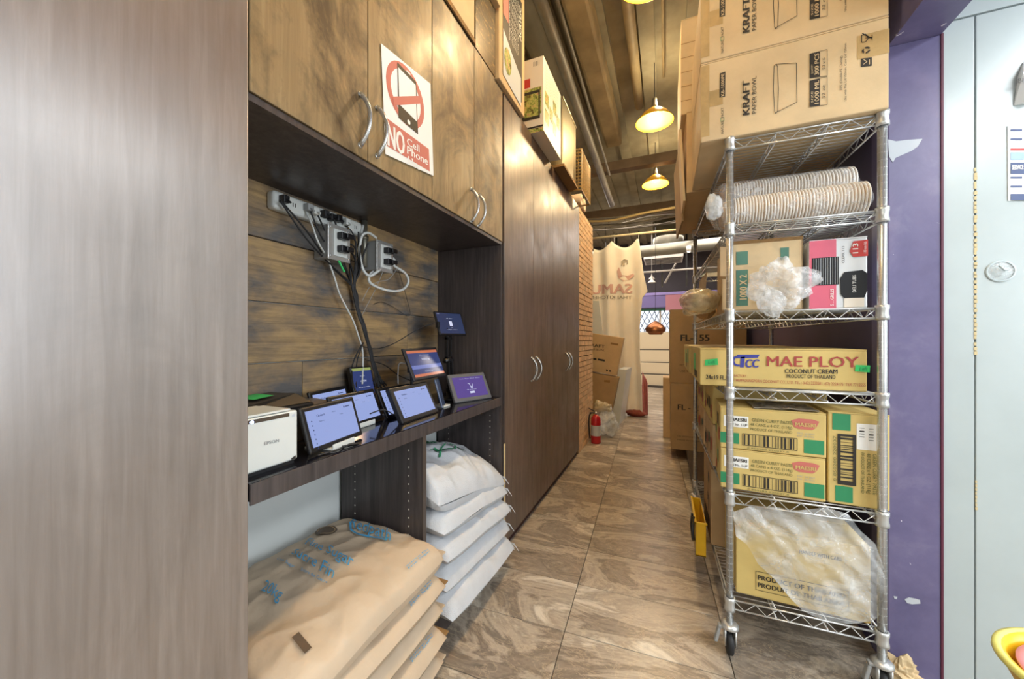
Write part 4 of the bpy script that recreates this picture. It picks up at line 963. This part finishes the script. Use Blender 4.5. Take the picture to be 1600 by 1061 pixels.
F.ring(F.px(1153, 564), .016, .017, .008, NAVY, 2, 80, 290, 14); F.qpx([(1157, 558), (1164, 557), (1162, 574), (1156, 574)], NAVY); F.tpx('CC', (1164, 574), (1184, 574), (1166, 561), NAVY, .05)
F.tpx('24x19 FL.OZ', (1103, 592), (1146, 594), (1103, 585), INK, .02)
F.qpx([(1102, 562), (1121, 560), (1122, 570), (1101, 571)], GREENT, 3); F.tpx('Left', (1106, 568), (1117, 568), (1107, 563), GREEN, 0, 4); F.qpx([(1336, 570), (1359, 571), (1358, 582), (1335, 580)], GREENT, 3); F.tpx('Left', (1342, 579), (1354, 579), (1343, 573), GREEN, 0, 4); F.build(t)
L.rect(.2, .33, .04, .12, GREENT); L.rect(.25, .4, .015, .045, INK); L.build(t)
t, F, L = carton('coconut_cream_carton', 'yellow carton with green tape behind the wide coconut carton', .118, 2.2, 1.0175, .49, .58, .147, 0, CARDY)
L.rect(.2, .3, .04, .12, GREENT); L.rect(.42, .5, .05, .13, GREENT); L.rect(.3, .36, .02, .1, INK); L.build(t)
# -- tier 5: curry paste cartons
def curry(F, wfull, hh):
    F.t('GREEN CURRY PASTE', .105, .112, .125, .012, plain('ink_olive', '6b6a3c', .6) if 'ink_olive' not in MAT else MAT['ink_olive'], .01); F.t('48 CANS x 4 OZ. (114g)', .1, .095, .13, .011, MAT['ink_olive'], .01); F.t('PRODUCT OF THAILAND', .1, .078, .13, .010, MAT['ink_olive'], .01)
    F.rect(.012, .094, .085, .128, INKW, 1); F.t('MAESRI', .036, .108, .052, .013, INK, .03); F.t('C / No. 1-UP', .034, .09, .056, .010, INK, .01)
    F.poly([(.235, .105), (.25, .098), (.29, .098), (.3, .107), (.31, .13), (.29, .136), (.25, .136), (.228, .128)], REDF, 1); F.t('MAESRI', .24, .108, .058, .014, CARDY, .03)
    F.barcode(.075, .245, .018, .062, INK, seed=5); F.t('8 850288 220037 8', .09, .006, .13, .006, MAT['ink_olive'])
    F.rect(.0, .064, .02, .062, GREEN, 1); F.rect(.265, .323, .012, .062, GREEN, 1); F.t('MFG. 08 2023', .245, .08, .05, .006, GREYP); F.t('EXP. 08 2026', .245, .07, .05, .006, GREYP)
ax = -2.5
t, F, L = carton('curry_paste_carton', 'curry paste carton lower of the two stacked at the rack front', .2, 1.648, .618, .327, .235, .155, ax, CARDY, group='curry paste cartons on the second tier'); curry(F, .325, .155); F.build(t)
L.rect(.02, .07, .02, .06, RED); L.rect(.1, .15, .07, .12, GREEN); L.build(t)
t, F, L = carton('curry_paste_carton', 'curry paste carton upper of the two stacked at the rack front', .199, 1.648, .775, .33, .235, .16, ax, CARDY, group='curry paste cartons on the second tier'); curry(F, .325, .155); F.build(t)
L.rect(.02, .07, .02, .06, GREEN); L.rect(.1, .16, .07, .12, INK); L.rect(.17, .21, .02, .07, RED); L.build(t)
t, F, L = carton('curry_paste_carton', 'curry paste carton stood on end at the right of the stacked pair', .535, 1.64, .618, .165, .25, .325, ax, CARDY, group='curry paste cartons on the second tier')
F.rect(.012, .062, .262, .32, GREEN, 1); F.rect(.02, .068, .01, .065, GREEN, 1); F.barcode(.03, .072, .075, .245, INK, vertical=False, seed=9); F.text('8 850288 220037', (.022, .08), (.022, .24), (.014, .08), MAT['ink_olive'])
F.rect(.078, .13, .2, .29, INKW, 1); F.barcode(.083, .1, .24, .285, INK, vertical=False, frame=False); F.barcode(.108, .124, .23, .28, INK, vertical=False, frame=False)
F.text('PRODUCT OF THAILAND', (.09, .19), (.09, .05), (.098, .19), MAT['ink_olive'], .01); F.text('48 CANS x 4 OZ. (114g)', (.105, .19), (.105, .05), (.115, .19), MAT['ink_olive'], .01); F.text('GREEN CURRY PASTE', (.12, .19), (.12, .05), (.13, .19), MAT['ink_olive'], .01); F.build(t)
cols = [RED, GREEN, INK, REDF, DGREEN]
rn = random.Random(21)
for k, (y, z, h, lab) in enumerate([(1.905, .618, .19, 'yellow can carton low behind the curry stack, near the rack middle'), (1.905, .81, .18, 'yellow can carton upper behind the curry stack, near the rack middle'), (2.27, .618, .2, 'yellow can carton low towards the rack back'), (2.27, .82, .17, 'yellow can carton upper towards the rack back')]):
    t, F, L = carton('can_carton', lab, .2 - .006 * (k // 2), y, z, .42, .35, h, 0, CARDY if k % 2 else CARD)
    for i in range(4): a = .02 + .08 * i; b = rn.uniform(.02, h - .1); L.rect(a, a + .05, b, b + rn.uniform(.03, .07), rn.choice(cols), 1)
    for i in range(5): a = .03 + .06 * i; L.rect(a, a + .012, rn.uniform(.02, h / 2), h / 2 + .02, INK, 2)
    L.build(t)
t = thing('tape_roll_bag', 'flat silver pouch lying on the upper curry paste carton', 'bag', (.4, 1.72, .936))
MB().grid(lambda a, b: V((.31 + a * .2, 1.64 + b * .16, .942 + .006 * noise.noise(V((a * 6, b * 6, 2))) + .012 * a * (1 - a))), 16, 12).build('pouch', plain('silver_pouch', '8f8678', .25, .6, .2, 20), t, solid=.004)
# -- tier 6: export carton in torn plastic, brown box, yellow tray
t, F, L = carton('export_carton', 'tan carton stencilled product of Thailand on the lowest tier', .252, 1.645, .2175, .40, .33, .265, -1, CARDY)
F.line([F.px(1180, 890), F.px(1290, 930), F.px(1290, 950), F.px(1180, 921)], .002, INK) if False else None
F.line([(.065, .03), (.34, .03), (.34, .1), (.065, .1)], .0018, INK, close=True)
F.t('PRODUCT OF THAILAND', .072, .07, .26, .018, INK, .025); F.t('PRODUIT DE THAILANDE', .072, .042, .26, .018, INK, .025); F.t('HANDLE WITH CARE', .2, .2, .12, .014, INK, .01); F.build(t)
up = [(1145, 800), (1175, 790), (1210, 792), (1245, 798), (1290, 793), (1325, 803), (1345, 830), (1368, 850), (1382, 890), (1386, 935)]
lo = [(1150, 838), (1168, 852), (1185, 882), (1210, 905), (1235, 935), (1255, 955), (1290, 972), (1330, 975), (1365, 970), (1384, 952)]
def drape(a, b, off=0):
    n_ = len(up) - 1; i = min(int(a * n_), n_ - 1); f_ = a * n_ - i
    U = V(up[i]).lerp(V(up[i + 1]), f_); L_ = V(lo[i]).lerp(V(lo[i + 1]), f_); p = L_.lerp(U, b)
    w_ = p.x * .7 + p.y * .7; w2 = p.x * .7 - p.y * .7; yy = 1.592 - .03 * math.sin(PI * b) * math.sin(PI * min(1, a * 1.1)) + .035 * abs(noise.noise(V((w_ * .009, w2 * .035, off)))) + .014 * abs(noise.noise(V((w_ * .025, w2 * .07, off + 3))))
    return atY(p.x, p.y, yy + off * .008)
m = MB(); m.grid(lambda a, b: drape(a, b, 0), 60, 34); m.grid(lambda a, b: drape(a, b, 2), 50, 28)
tag(m.build('plastic_bag', FILMD, None, True), 'large torn clear plastic bag draped across the product of Thailand carton', 'bag')
t, F, L = carton('brown_carton', 'tall brown carton with Chinese print behind the bottom-tier carton', .2, 1.98, .2175, .4, .35, .36, 0, CARD2)
F.t('BOX', .0, .2, .08, .03, INK, .03); L.rect(.05, .3, .08, .1, INK); 
for k in range(5): L.rect(.05, .3, .02 + k * .012, .026 + k * .012, INK)
L.disc((.26, .29), .03, .03, INK, 1); L.t('BO', .22, .17, .08, .04, INK, .03); L.t('什锦', .23, .13, .05, .03, INK); L.build(t)
t = thing('yellow_tray', 'slim yellow plastic tote hooked on the left side of the bottom tier', 'tray', (.16, 2.2, .12))
m = MB(); m.box(.135, .18, 1.98, 2.3, .15, .158); m.box(.135, .139, 1.98, 2.3, .15, .31); m.box(.176, .18, 1.98, 2.3, .15, .31); m.box(.135, .18, 1.98, 1.984, .15, .31); m.box(.135, .18, 2.296, 2.3, .15, .31); m.build('tray_body', YELLOW, t, bevel=.002)
MB().box(.13, .185, 1.975, 1.985, .305, .315).box(.13, .14, 1.975, 2.305, .305, .315).build('rim', YELLOW, t, bevel=.002)
cable('coiled_lead', 'dark coiled lead hooked over the yellow tote', [(.128, 2.02, .32), (.122, 1.98, .27), (.125, 1.99, .22), (.128, 2.08, .19), (.126, 2.14, .23), (.128, 2.1, .3)], .007, BLACK)

# ================================================================== RIGHT BACK CARTONS
pl = thing('platform', 'low dark platform under the tall FL cartons behind the rack', 'platform', (.45, 3.9, 0))
MB().box(.19, .742, 2.98, 4.95, .085, .1).build('platform_top', WOODD, pl); 
for x in (.2, .71):
    for y in (3.0, 3.9, 4.85): MB().box(x, x + .02, y, y + .08, 0, .085).build('leg', WOODD, pl)
t, F, L = carton('tall_carton', 'tall brown carton lettered FL-150, lower of the pair behind the rack', .048, 4.0, .1005, .66, .8, .665, 0, CARD2)
F.t('FL - 150', .065, .40, .25, .055, INK, .03); F.t('USE WITH DOME LID', .06, .13, .2, .014, INK); F.t('MADE IN CHINA', .06, .095, .2, .012, INK); F.build(t)
t, F, L = carton('tall_carton', 'tall brown carton lettered FL-155 standing on the other FL carton', .04, 4.0, .7665, .66, .8, .735, 0, CARD2)
F.t('FL-155', .1, .42, .25, .065, INK, .03); F.t('PET LID', .09, .17, .1, .018, INK); F.t('USE WITH', .09, .11, .14, .02, INK); F.build(t)
t, F, L = carton('flat_carton', 'slim carton on end beside the tall FL cartons, farther back', -.03, 4.83, .002, .45, .3, .73, 0, CARD)

# ================================================================== FAR MIDDLE: CURTAIN, BOXES, EXTINGUISHER
tag(MB().tube([(-1.4, 6.0, 2.85), (.9, 6.0, 2.845)], .018, 10).build('curtain_rod', plain('cream_rod', 'd8c9a6', .5), None, True), 'long cream rod across the passage carrying the hanging banner', 'rod')
ct = thing('banner', 'cream cloth banner hung backwards from the rod, lettering reversed', 'banner', (-.7, 6.0, 0))
Lk = [(2.60, -1.16), (2.0, -1.14), (1.6, -1.08), (1.2, -.98), (.7, -.9), (.06, -.86)]
Rk = [(2.78, -.385), (2.5, -.35), (2.2, -.31), (1.94, -.255), (1.84, -.33), (1.4, -.37), (1.0, -.37), (.5, -.34), (.06, -.33)]
def lerpk(K, z):
    if z >= K[0][0]: return K[0][1]
    for (a, b), (c_, d) in zip(K, K[1:]):
        if z >= c_: return d + (b - d) * (z - c_) / (a - c_)
    return K[-1][1]
def fold(x, z):
    return 6.0 + .035 * math.sin(x * 26 + z * .8) * (1.15 - z / 3) + .02 * math.sin(x * 11 + 1) + .02 * noise.noise(V((x * 5, z * 2, 1)))
def ban(a, b):
    top = 2.77 - .12 * abs(math.sin(a * PI * 2.05 + .1)) * (1 if a < .95 else .3) - (.1 if a < .1 else 0)
    z = .045 + b * (top - .045); x = lerpk(Lk, z) * (1 - a) + lerpk(Rk, z) * a
    return V((x, fold(x, z), z))
MB().grid(ban, 70, 50).build('cloth', CLOTH, ct, True, solid=.003)
F = Face((0, 6, 0), (1, 0, 0), ZV, fn=lambda a, b, e: V((a, fold(a, b) - .008, b)))
Y6 = lambda u, v: (lambda q: (q.x, q.z))(atY(u, v, 6.0))
FPK = plain('faded_rose', 'd0a89e', .85); FPG = plain('faded_grey', '9c9484', .85)
F.text('SAMUI', Y6(987, 458), Y6(918, 459.5), Y6(987, 442.5), FPK, .04, 1); F.text('THAI KITCHEN', Y6(987, 467), Y6(922, 467.5), Y6(987, 461.5), FPG, .02, 1)
F.poly([Y6(964, 424), Y6(966, 434), Y6(974, 439), Y6(983, 437), Y6(991, 430), Y6(989, 427), Y6(980, 431), Y6(972, 430), Y6(967, 417)], FPK, 1)
F.poly([Y6(971, 415), Y6(971, 408), Y6(975, 405), Y6(981, 406), Y6(981, 412), Y6(979, 414), Y6(979, 409), Y6(976, 411), Y6(976, 416), Y6(974, 416), Y6(974, 411), Y6(972, 416)], FPG, 1)
F.build(ct, 'lettering')
m = MB()
for u, v in ((960, 377), (998, 372)):
    q = atY(u, v, 6.0); m.tube([(q.x, 6.0, q.z - .02), (q.x, 6.0, 2.87)], .004, 5)
m.build('tie', WHITE, ct)
tag(MB().grid(lambda a, b: V((-.36 + a * (.1 - .02 * b) + .02 * b, 6.12 + .03 * math.sin(a * 9 + b * 3), .01 + b * .68 * (1 - .25 * a))), 14, 16).build('pink_cloth', CLOTHP, None, True, solid=.004), 'dusty pink cloth hanging to the floor behind the banner edge', 'cloth')
tag(blob((-.42, 6.0, .05), (.16, .07, .05), 31, .35, 3, 30, 16, .005).build('cloth_heap', plain('maroon_cloth', '7a3a30', .9, 0, .2, 9), None, True), 'dark red cloth heap on the floor under the banner hem', 'cloth')
t = thing('white_board', 'white foam board leaning behind the leaning kraft cartons', 'board', (-.62, 5.5, 0))
MB().ob((-.72, 5.32, .0), (.12, -.02, 0), (.03, .5, 0), (.1, 0, .78)).build('board', WHITE, t)
MB().ob((-1.3, 5.7, 1.0), (.45, 0, 0), (0, .03, 0), (-.1, 0, .8)).build('upper_board', WHITE, t)
# kraft cartons leaning by the banner
def leaning(lab, pts, y, dep, mat, yaw=0):
    q = [atY(u, v, y) for u, v in pts]; t = thing('leaning_carton', lab, 'box', (q[0] + q[1]) / 2)
    d = V((0, dep, 0)); m = MB().add(q + [p + d for p in q], [(0, 1, 2, 3), (7, 6, 5, 4), (0, 4, 5, 1), (1, 5, 6, 2), (2, 6, 7, 3), (3, 7, 4, 0)]); m.build('box_body', mat, t, bevel=.006)
    return t, Face(q[0], (q[1] - q[0]), V((0, 0, 1)) - (q[1] - q[0]).normalized() * (q[1] - q[0]).normalized().z)
t, F = leaning('tan carton leaning at the foot of the banner, lower of two', [(912, 652), (955, 648), (967, 590), (912, 580)], 5.2, .12, CARD2)
F.qpx([(944, 594), (953, 594), (953, 598), (944, 597)], CARDE); F.build(t)
t, F = leaning('kraft-lettered carton leaning on another at the foot of the banner', [(908, 577), (963, 587.5), (975, 528), (908, 518)], 5.19, .12, CARD)
F.tpx('KRAFT', (918, 541), (945, 544), (918, 536), INK, .02); F.tpx('PAPER BOWL', (918, 546), (945, 549), (918, 543), INK); F.qpx([(927, 559), (932, 560), (932, 563), (927, 562)], INK); F.qpx([(934, 560), (945, 562), (945, 565), (934, 563)], INK); F.qpx([(954, 535), (966, 537), (966, 540), (954, 538)], CARDE)
F.qpx([(947, 577), (950, 578), (950, 580), (947, 580)], INK); F.qpx([(952, 578), (955, 579), (955, 581), (952, 581)], INK); F.build(t)
t = thing('trash_bag', 'knotted white plastic bag on the floor behind the extinguisher', 'bag', (-.68, 4.62, 0))
blob((-.68, 4.62, .17), (.13, .13, .17), 41, .4, 2.6, 44, 30, .004).build('bag_body', FILMW, t, True)
blob((-.72, 4.6, .36), (.1, .08, .07), 44, .5, 3, 36, 20).build('gathered_top', FILMB, t, True)
t = thing('fire_extinguisher', 'red fire extinguisher standing on floor against the brick pier', 'extinguisher', (-.746, 4.28, 0))
ex, ey = -.746, 4.28
MB().lathe([(0, 0), (.052, 0), (.056, .012), (.056, .26), (.05, .295), (.03, .32), (.018, .33), (0, .33)], (ex, ey, 0), 26).build('cylinder', REDP, t, True)
MB().lathe([(.0566, .09), (.0566, .21)], (ex, ey, 0), 26).build('paper_label', LGREY, t, True)
MB().lathe([(0, .33), (.014, .33), (.014, .36), (0, .36)], (ex, ey, 0), 12).build('valve', CHROME, t, True)
MB().ob((ex - .012, ey - .01, .362), (-.07, 0, .03), (0, .02, 0), (0, 0, .008)).ob((ex - .012, ey - .01, .345), (-.06, 0, 0), (0, .02, 0), (0, 0, .006)).build('lever', BLACK, t)
MB().tube(smoothpts([(ex - .01, ey - .015, .35), (ex - .06, ey - .03, .34), (ex - .075, ey - .03, .25), (ex - .07, ey - .02, .1), (ex - .065, ey - .015, .05)]), .008, 8).build('hose', BLACKR, t, True)

# ================================================================== WHITE WALL ITEMS, TUB
F = Face((.887, 1.757, 0), (1, 0, 0), ZV, eps=.0006)
def wallsheet(name, lab, pts, cat='paper', mat=None, th=.001, curl=0):
    q = [atY(u, v, 1.756) for u, v in pts]; t = thing(name, lab, cat, q[0]); d = V((0, -th, 0)); n_ = len(q)
    q2 = [p + d + V((0, -curl * (i % 2), 0)) for i, p in enumerate(q)]
    MB().add(q + q2, [tuple(range(n_))[::-1], tuple(range(n_, 2 * n_))] + [(i, (i + 1) % n_, n_ + (i + 1) % n_, n_ + i) for i in range(n_)]).build('sheet', mat or SHEET, t); return t
t = wallsheet('notice', 'white notice sheet with blue and red boxes taped on white wall', [(1575, 314), (1632, 310), (1632, 182), (1574, 197)])
F = Face((.887, 1.7545, 0), (1, 0, 0), ZV, eps=.0005)
for v, c_, h in ((202, 'n', 3), (216, 'n', 3), (232, 'r', 3), (238, 'b', 12), (254, 'n', 18), (276, 'n', 3), (290, 'n', 3), (303, 'n', 10)):
    mt = {'n': plain('ink_slate', '4b5a80', .6) if 'ink_slate' not in MAT else MAT['ink_slate'], 'r': RED, 'b': plain('ink_pale_blue', '9db9dc', .6) if 'ink_pale_blue' not in MAT else MAT['ink_pale_blue']}[c_]
    w_ = 18 if h == 3 and c_ == 'n' else 45
    F.qpx([(1579, v + h), (1579 + w_, v + h), (1579 + w_, v), (1579, v)], mt)
F.tpx('SERVICE CALL', (1581, 265), (1612, 264), (1581, 258), INKW, .02); F.build(t, 'printing')
t = wallsheet('curled_note', 'curled handwritten note at the upper right edge on white wall', [(1584, 165), (1600, 163), (1625, 158), (1625, 84), (1598, 98), (1590, 120)], curl=.02)
F = Face((.887, 1.7345, 0), (1, 0, 0), ZV, eps=.0005); F.tpx('Bill', (1590, 130), (1604, 127), (1590, 123), INK); F.build(t, 'lettering')
hk = atY(1563, 424, 1.757); t = thing('suction_hook', 'clear round suction cup hook on the white wall', 'hook', hk)
MB().lathe([(.0, -.012), (.01, -.011), (.022, -.006), (.034, -.001), (.036, -.0005)], hk, 26, 'y').build('cup', FILM, t, True)
MB().lathe([(.031, -.0035), (.034, -.004), (.0365, -.002), (.0365, 0)], hk, 26, 'y').build('rim', plain('clear_rim', 'b8c4c6', .15), t, True)
MB().tube([hk + V((-.012, -.015, .018)), hk + V((0, -.018, 0)), hk + V((.012, -.016, .004))], .003, 6).build('hook', MAT['clear_rim'], t, True)
bk = V((.642, .866, .565)); t = thing('yellow_tub', 'yellow rimmed tub with a pink dish inside at the bottom right corner', 'tub', bk)
MB().lathe([(0, 0), (.07, 0), (.085, .02), (.115, .085), (.118, .095), (.124, .097), (.124, .103), (.112, .103), (.108, .085), (.08, .02), (0, .012)], bk, 40).build('tub_body', YELLOW, t, True)
MB().lathe([(.112, .1), (.118, .106), (.125, .104), (.126, .098), (.122, .095)], bk, 40).build('rim', YELP, t, True)
MB().lathe([(0, .075), (.05, .078), (.085, .088), (.1, .094), (.1, .09), (.085, .08), (0, .03)], bk, 40).build('pink_dish', PINKC, t, True)
t = thing('prep_stool', 'steel stool below the frame carrying the yellow tub', 'stool', (.642, .866, 0))
MB().lathe([(0, .543), (.1, .543), (.1, .563), (0, .563)], (.642, .866, 0), 30).build('seat', ZINC, t, True)
for a in range(4): an = PI / 4 + a * PI / 2; MB().tube([(.642 + .08 * math.cos(an), .866 + .08 * math.sin(an), .545), (.642 + .11 * math.cos(an), .866 + .11 * math.sin(an), 0)], .01, 8).build('leg', ZINC, t, True)
m = MB(); rnd = random.Random(2)
tag(blob((.76, 1.71, .03), (.05, .03, .045), 51, .7, 4, 26, 16, .003).build('torn_paper_scrap', CARD3, None, False), 'scrap of torn pale board at the foot of purple pier', 'scrap')

# ================================================================== CEILING THINGS
def pendant(x, y, pw, lab, z=3.32, r=.175):
    t = thing('pendant_light', lab, 'lamp', (x, y, z), 'dome pendants over the passage')
    MB().tube([(x, y, z + .2), (x, y, 3.95)], .004, 6).build('cord', BLACK, t)
    MB().lathe([(0, .23), (.02, .23), (.028, .16), (.03, .13), (0, .13)], (x, y, z), 16).build('socket', PIPE, t, True)
    MB().lathe([(.03, .135), (.06, .12), (.12, .075), (.16, .025), (r, 0), (r - .004, 0), (.157, .023), (.117, .07), (.058, .112), (.028, .127)], (x, y, z), 36).build('shade', plain('amber_shade', 'f0b325', .35) if 'amber_shade' not in MAT else MAT['amber_shade'], t, True)
    MB().lathe([(0, .125), (.02, .12), (.034, .085), (.034, .06), (.02, .04), (0, .034)], (x, y, z), 16).build('bulb', screen('bulb_glow', 'fff0b0', 14) if 'bulb_glow' not in MAT else MAT['bulb_glow'], t, True)
    l = bpy.data.lights.new('lamp_light', 'POINT'); l.energy = pw; l.color = (1, .80, .48); l.shadow_soft_size = .07; o = bpy.data.objects.new('lamp_light', l); C.objects.link(o); o.parent = t; o.location = (0, 0, .0)
    l = bpy.data.lights.new('lamp_leak', 'POINT'); l.energy = 11; l.color = (1, .84, .55); l.shadow_soft_size = .04; o = bpy.data.objects.new('lamp_leak', l); C.objects.link(o); o.parent = t; o.location = (.05, 0, .2)
for (x, y, pw), lab in zip(PENDANTS, ['yellow dome pendant above the camera, outside the picture', 'yellow dome pendant just above the picture', 'larger-looking lit yellow dome pendant, nearer one', 'smaller-looking lit yellow dome pendant, farther one']): pendant(x, y, pw, lab)
def pipe(name, lab, pts, r, mat, n=12, cat='pipe', group=None): return tag(MB().tube(pts, r, n).build(name, mat, None, True), lab, cat, group)
pipe('ceiling_pipe', 'long dark conduit slanting along the ceiling above the cupboards', [(-.85, -2, 3.72), (-.8, 2.5, 3.55), (-.78, 5.9, 3.32)], .045, PIPE)
pipe('ceiling_pipe', 'thin conduit strapped beside the long dark conduit', [(-.76, -2, 3.74), (-.7, 2.5, 3.57), (-.69, 5.0, 3.4)], .015, PIPE)
pipe('ceiling_pipe', 'straight tan pipe over the middle of the passage', [(-.27, -2, 3.8), (-.27, 4.3, 3.8)], .045, DUCT)
pipe('ceiling_pipe', 'slim vertical-looking conduit above the near pendant', [(-.02, -2, 3.86), (-.02, 4.0, 3.86)], .012, DUCT)
tag(MB().box(-.72, -.52, -2, 4.9, 3.7, 3.89).build('ceiling_duct', DUCT, None, bevel=.03), 'wide brown square duct running along the ceiling', 'duct')
tag(MB().tube([(-1.0, -2, 3.72), (-1.0, 4.6, 3.72)], .1, 18).build('ceiling_duct', plain('dusky_duct', '857a60', .6, .1, .25, 4), None, True), 'round dusky duct against the left wall of the ceiling', 'duct')
tag(MB().box(-4.2, .74, 5.1, 5.22, 3.5, 3.62).build('ceiling_beam', plain('beam_brown', '6e5a44', .7, 0, .2, 5), None), 'brown crossbeam above the farther pendant', 'beam')
tag(MB().box(-4.2, 4.2, 7.3, 7.45, 3.55, 3.75).build('ceiling_beam', MAT['beam_brown'], None), 'brown crossbeam beyond the banner rod', 'beam')
rnd = random.Random(14)
for k in range(12):
    y = 6.3 + k * .07; z = 3.24 + .025 * (k % 5); m = MB().tube(smoothpts([(-1.6, y, z + .05), (-.9, y + .05, z + rnd.uniform(-.03, .03)), (-.3, y, z + rnd.uniform(-.04, .04)), (.2, y - .05, z + rnd.uniform(-.02, .05)), (.9, y, z + .08)], 5), .012 if k % 3 else .02, 6)
    tag(m.build('ceiling_cable', PIPE if k % 4 else plain('tan_cable', 'a58c5a', .6) if 'tan_cable' not in MAT else MAT['tan_cable'], None, True), 'cable of the bundle strung across the ceiling beyond the pendants', 'cable', 'cables strung across the ceiling')
pipe('ceiling_duct', 'large round grey duct crossing behind the banner top', [(-2.5, 8.2, 3.02), (2.5, 8.2, 3.12)], .12, GALV, 20, 'duct')
pipe('ceiling_duct', 'fat upright duct bend above the air vent box', [(.05, 9.0, 3.1), (.05, 9.0, 3.9)], .32, GALV, 22, 'duct')
t = thing('ceiling_vent', 'square white air diffuser box hung beyond the banner', 'vent', (-.03, 9.0, 2.85)); MB().box(-.45, .35, 8.6, 9.3, 2.98, 3.06).build('diffuser', TRACK, t); MB().box(-.25, .2, 8.75, 9.15, 3.06, 3.25).build('neck', GALV, t)
for k in range(5): MB().box(-.42, .32, 8.65 + k * .13, 8.68 + k * .13, 2.965, 2.98).build('blade', GREYP, t)
pipe('strut', 'pale diagonal strut hanging in the dining room ceiling', [(-.02, 9.5, 2.55), (.3, 9.5, 3.15), (.3, 9.5, 3.95)], .022, TRACK)
for k, (y, z) in enumerate(((8.8, 2.72), (9.6, 2.85))):
    t = thing('lighting_track', ['white lighting track nearer, in the dining room', 'white lighting track farther, in the dining room'][k], 'track', (0, y, z)); MB().tube([(-1.5, y, z), (1.2, y, z + .02)], .018, 10).build('rail', TRACK, t, True)
    for x in (-1.3, -.1, 1.0): MB().tube([(x, y, z), (x, y, 3.95)], .004, 5).build('hanger', BLACK, t)
for k in range(4): tag(MB().box(-1.2 + .55 * k, -1.16 + .55 * k, 9.8, 9.84, 2.5, 3.95).build('hanger_rod', BLACK, None), 'thin dark hanger rod in the dining room ceiling', 'rod', 'hanger rods in the dining ceiling')
for k, (x, y, z, rr) in enumerate(((-.28, 8.6, 2.45, .09), (-.3, 9.2, 2.62, .08))):
    t = thing('small_pendant', ['small white pendant lower, beyond banner edge', 'small white pendant higher, beyond banner edge'][k], 'lamp', (x, y, z)); MB().lathe([(rr, 0), (rr * .6, .04), (.02, .07), (0, .14)], (x, y, z), 18).build('shade', TRACK, t, True); MB().tube([(x, y, z + .12), (x, y, 3.95)], .004, 5).build('cord', TRACK, t)
t = thing('copper_pendant', 'dark copper dome pendant before the lattice window', 'lamp', (-.19, 8.0, 1.36)); MB().lathe([(.19, .0), (.2, .06), (.15, .13), (.06, .2), (0, .22)], (-.19, 8.0, 1.36), 26).build('shade', plain('copper', '8d5a38', .35, .8), t, True); MB().lathe([(.12, -.06), (.15, -.02), (.17, 0)], (-.19, 8.0, 1.36), 26).build('lower_ring', MAT['copper'], t, True); MB().tube([(-.19, 8.0, 1.58), (-.19, 8.0, 3.95)], .005, 5).build('cord', BLACK, t)
sl = atY(1076, 393, 8.0); t = thing('spot_lamp', 'tiny bright spotlight glaring at the right of the gap', 'lamp', sl); MB().lathe([(0, 0), (.04, .0), (.045, .1), (0, .12)], sl, 14).build('lamp_body', TRACK, t, True); MB().lathe([(0, -.012), (.032, -.002)], sl, 14).build('bulb', screen('spot_glow', 'fff6e0', 25), t)
for k, (x, y) in enumerate(((1.75, .45),)):
    t = thing('ceiling_light', 'long white kitchen light fitting right of the opening, outside the picture', 'lamp', (x, y, 2.53)); MB().box(x - .26, x + .26, y - 1.19, y + 1.19, 2.535, 2.6).build('housing', TRACK, t); MB().tube([(x, y, 2.6), (x, y, 3.95)], .01, 6).build('hanger', TRACK, t)
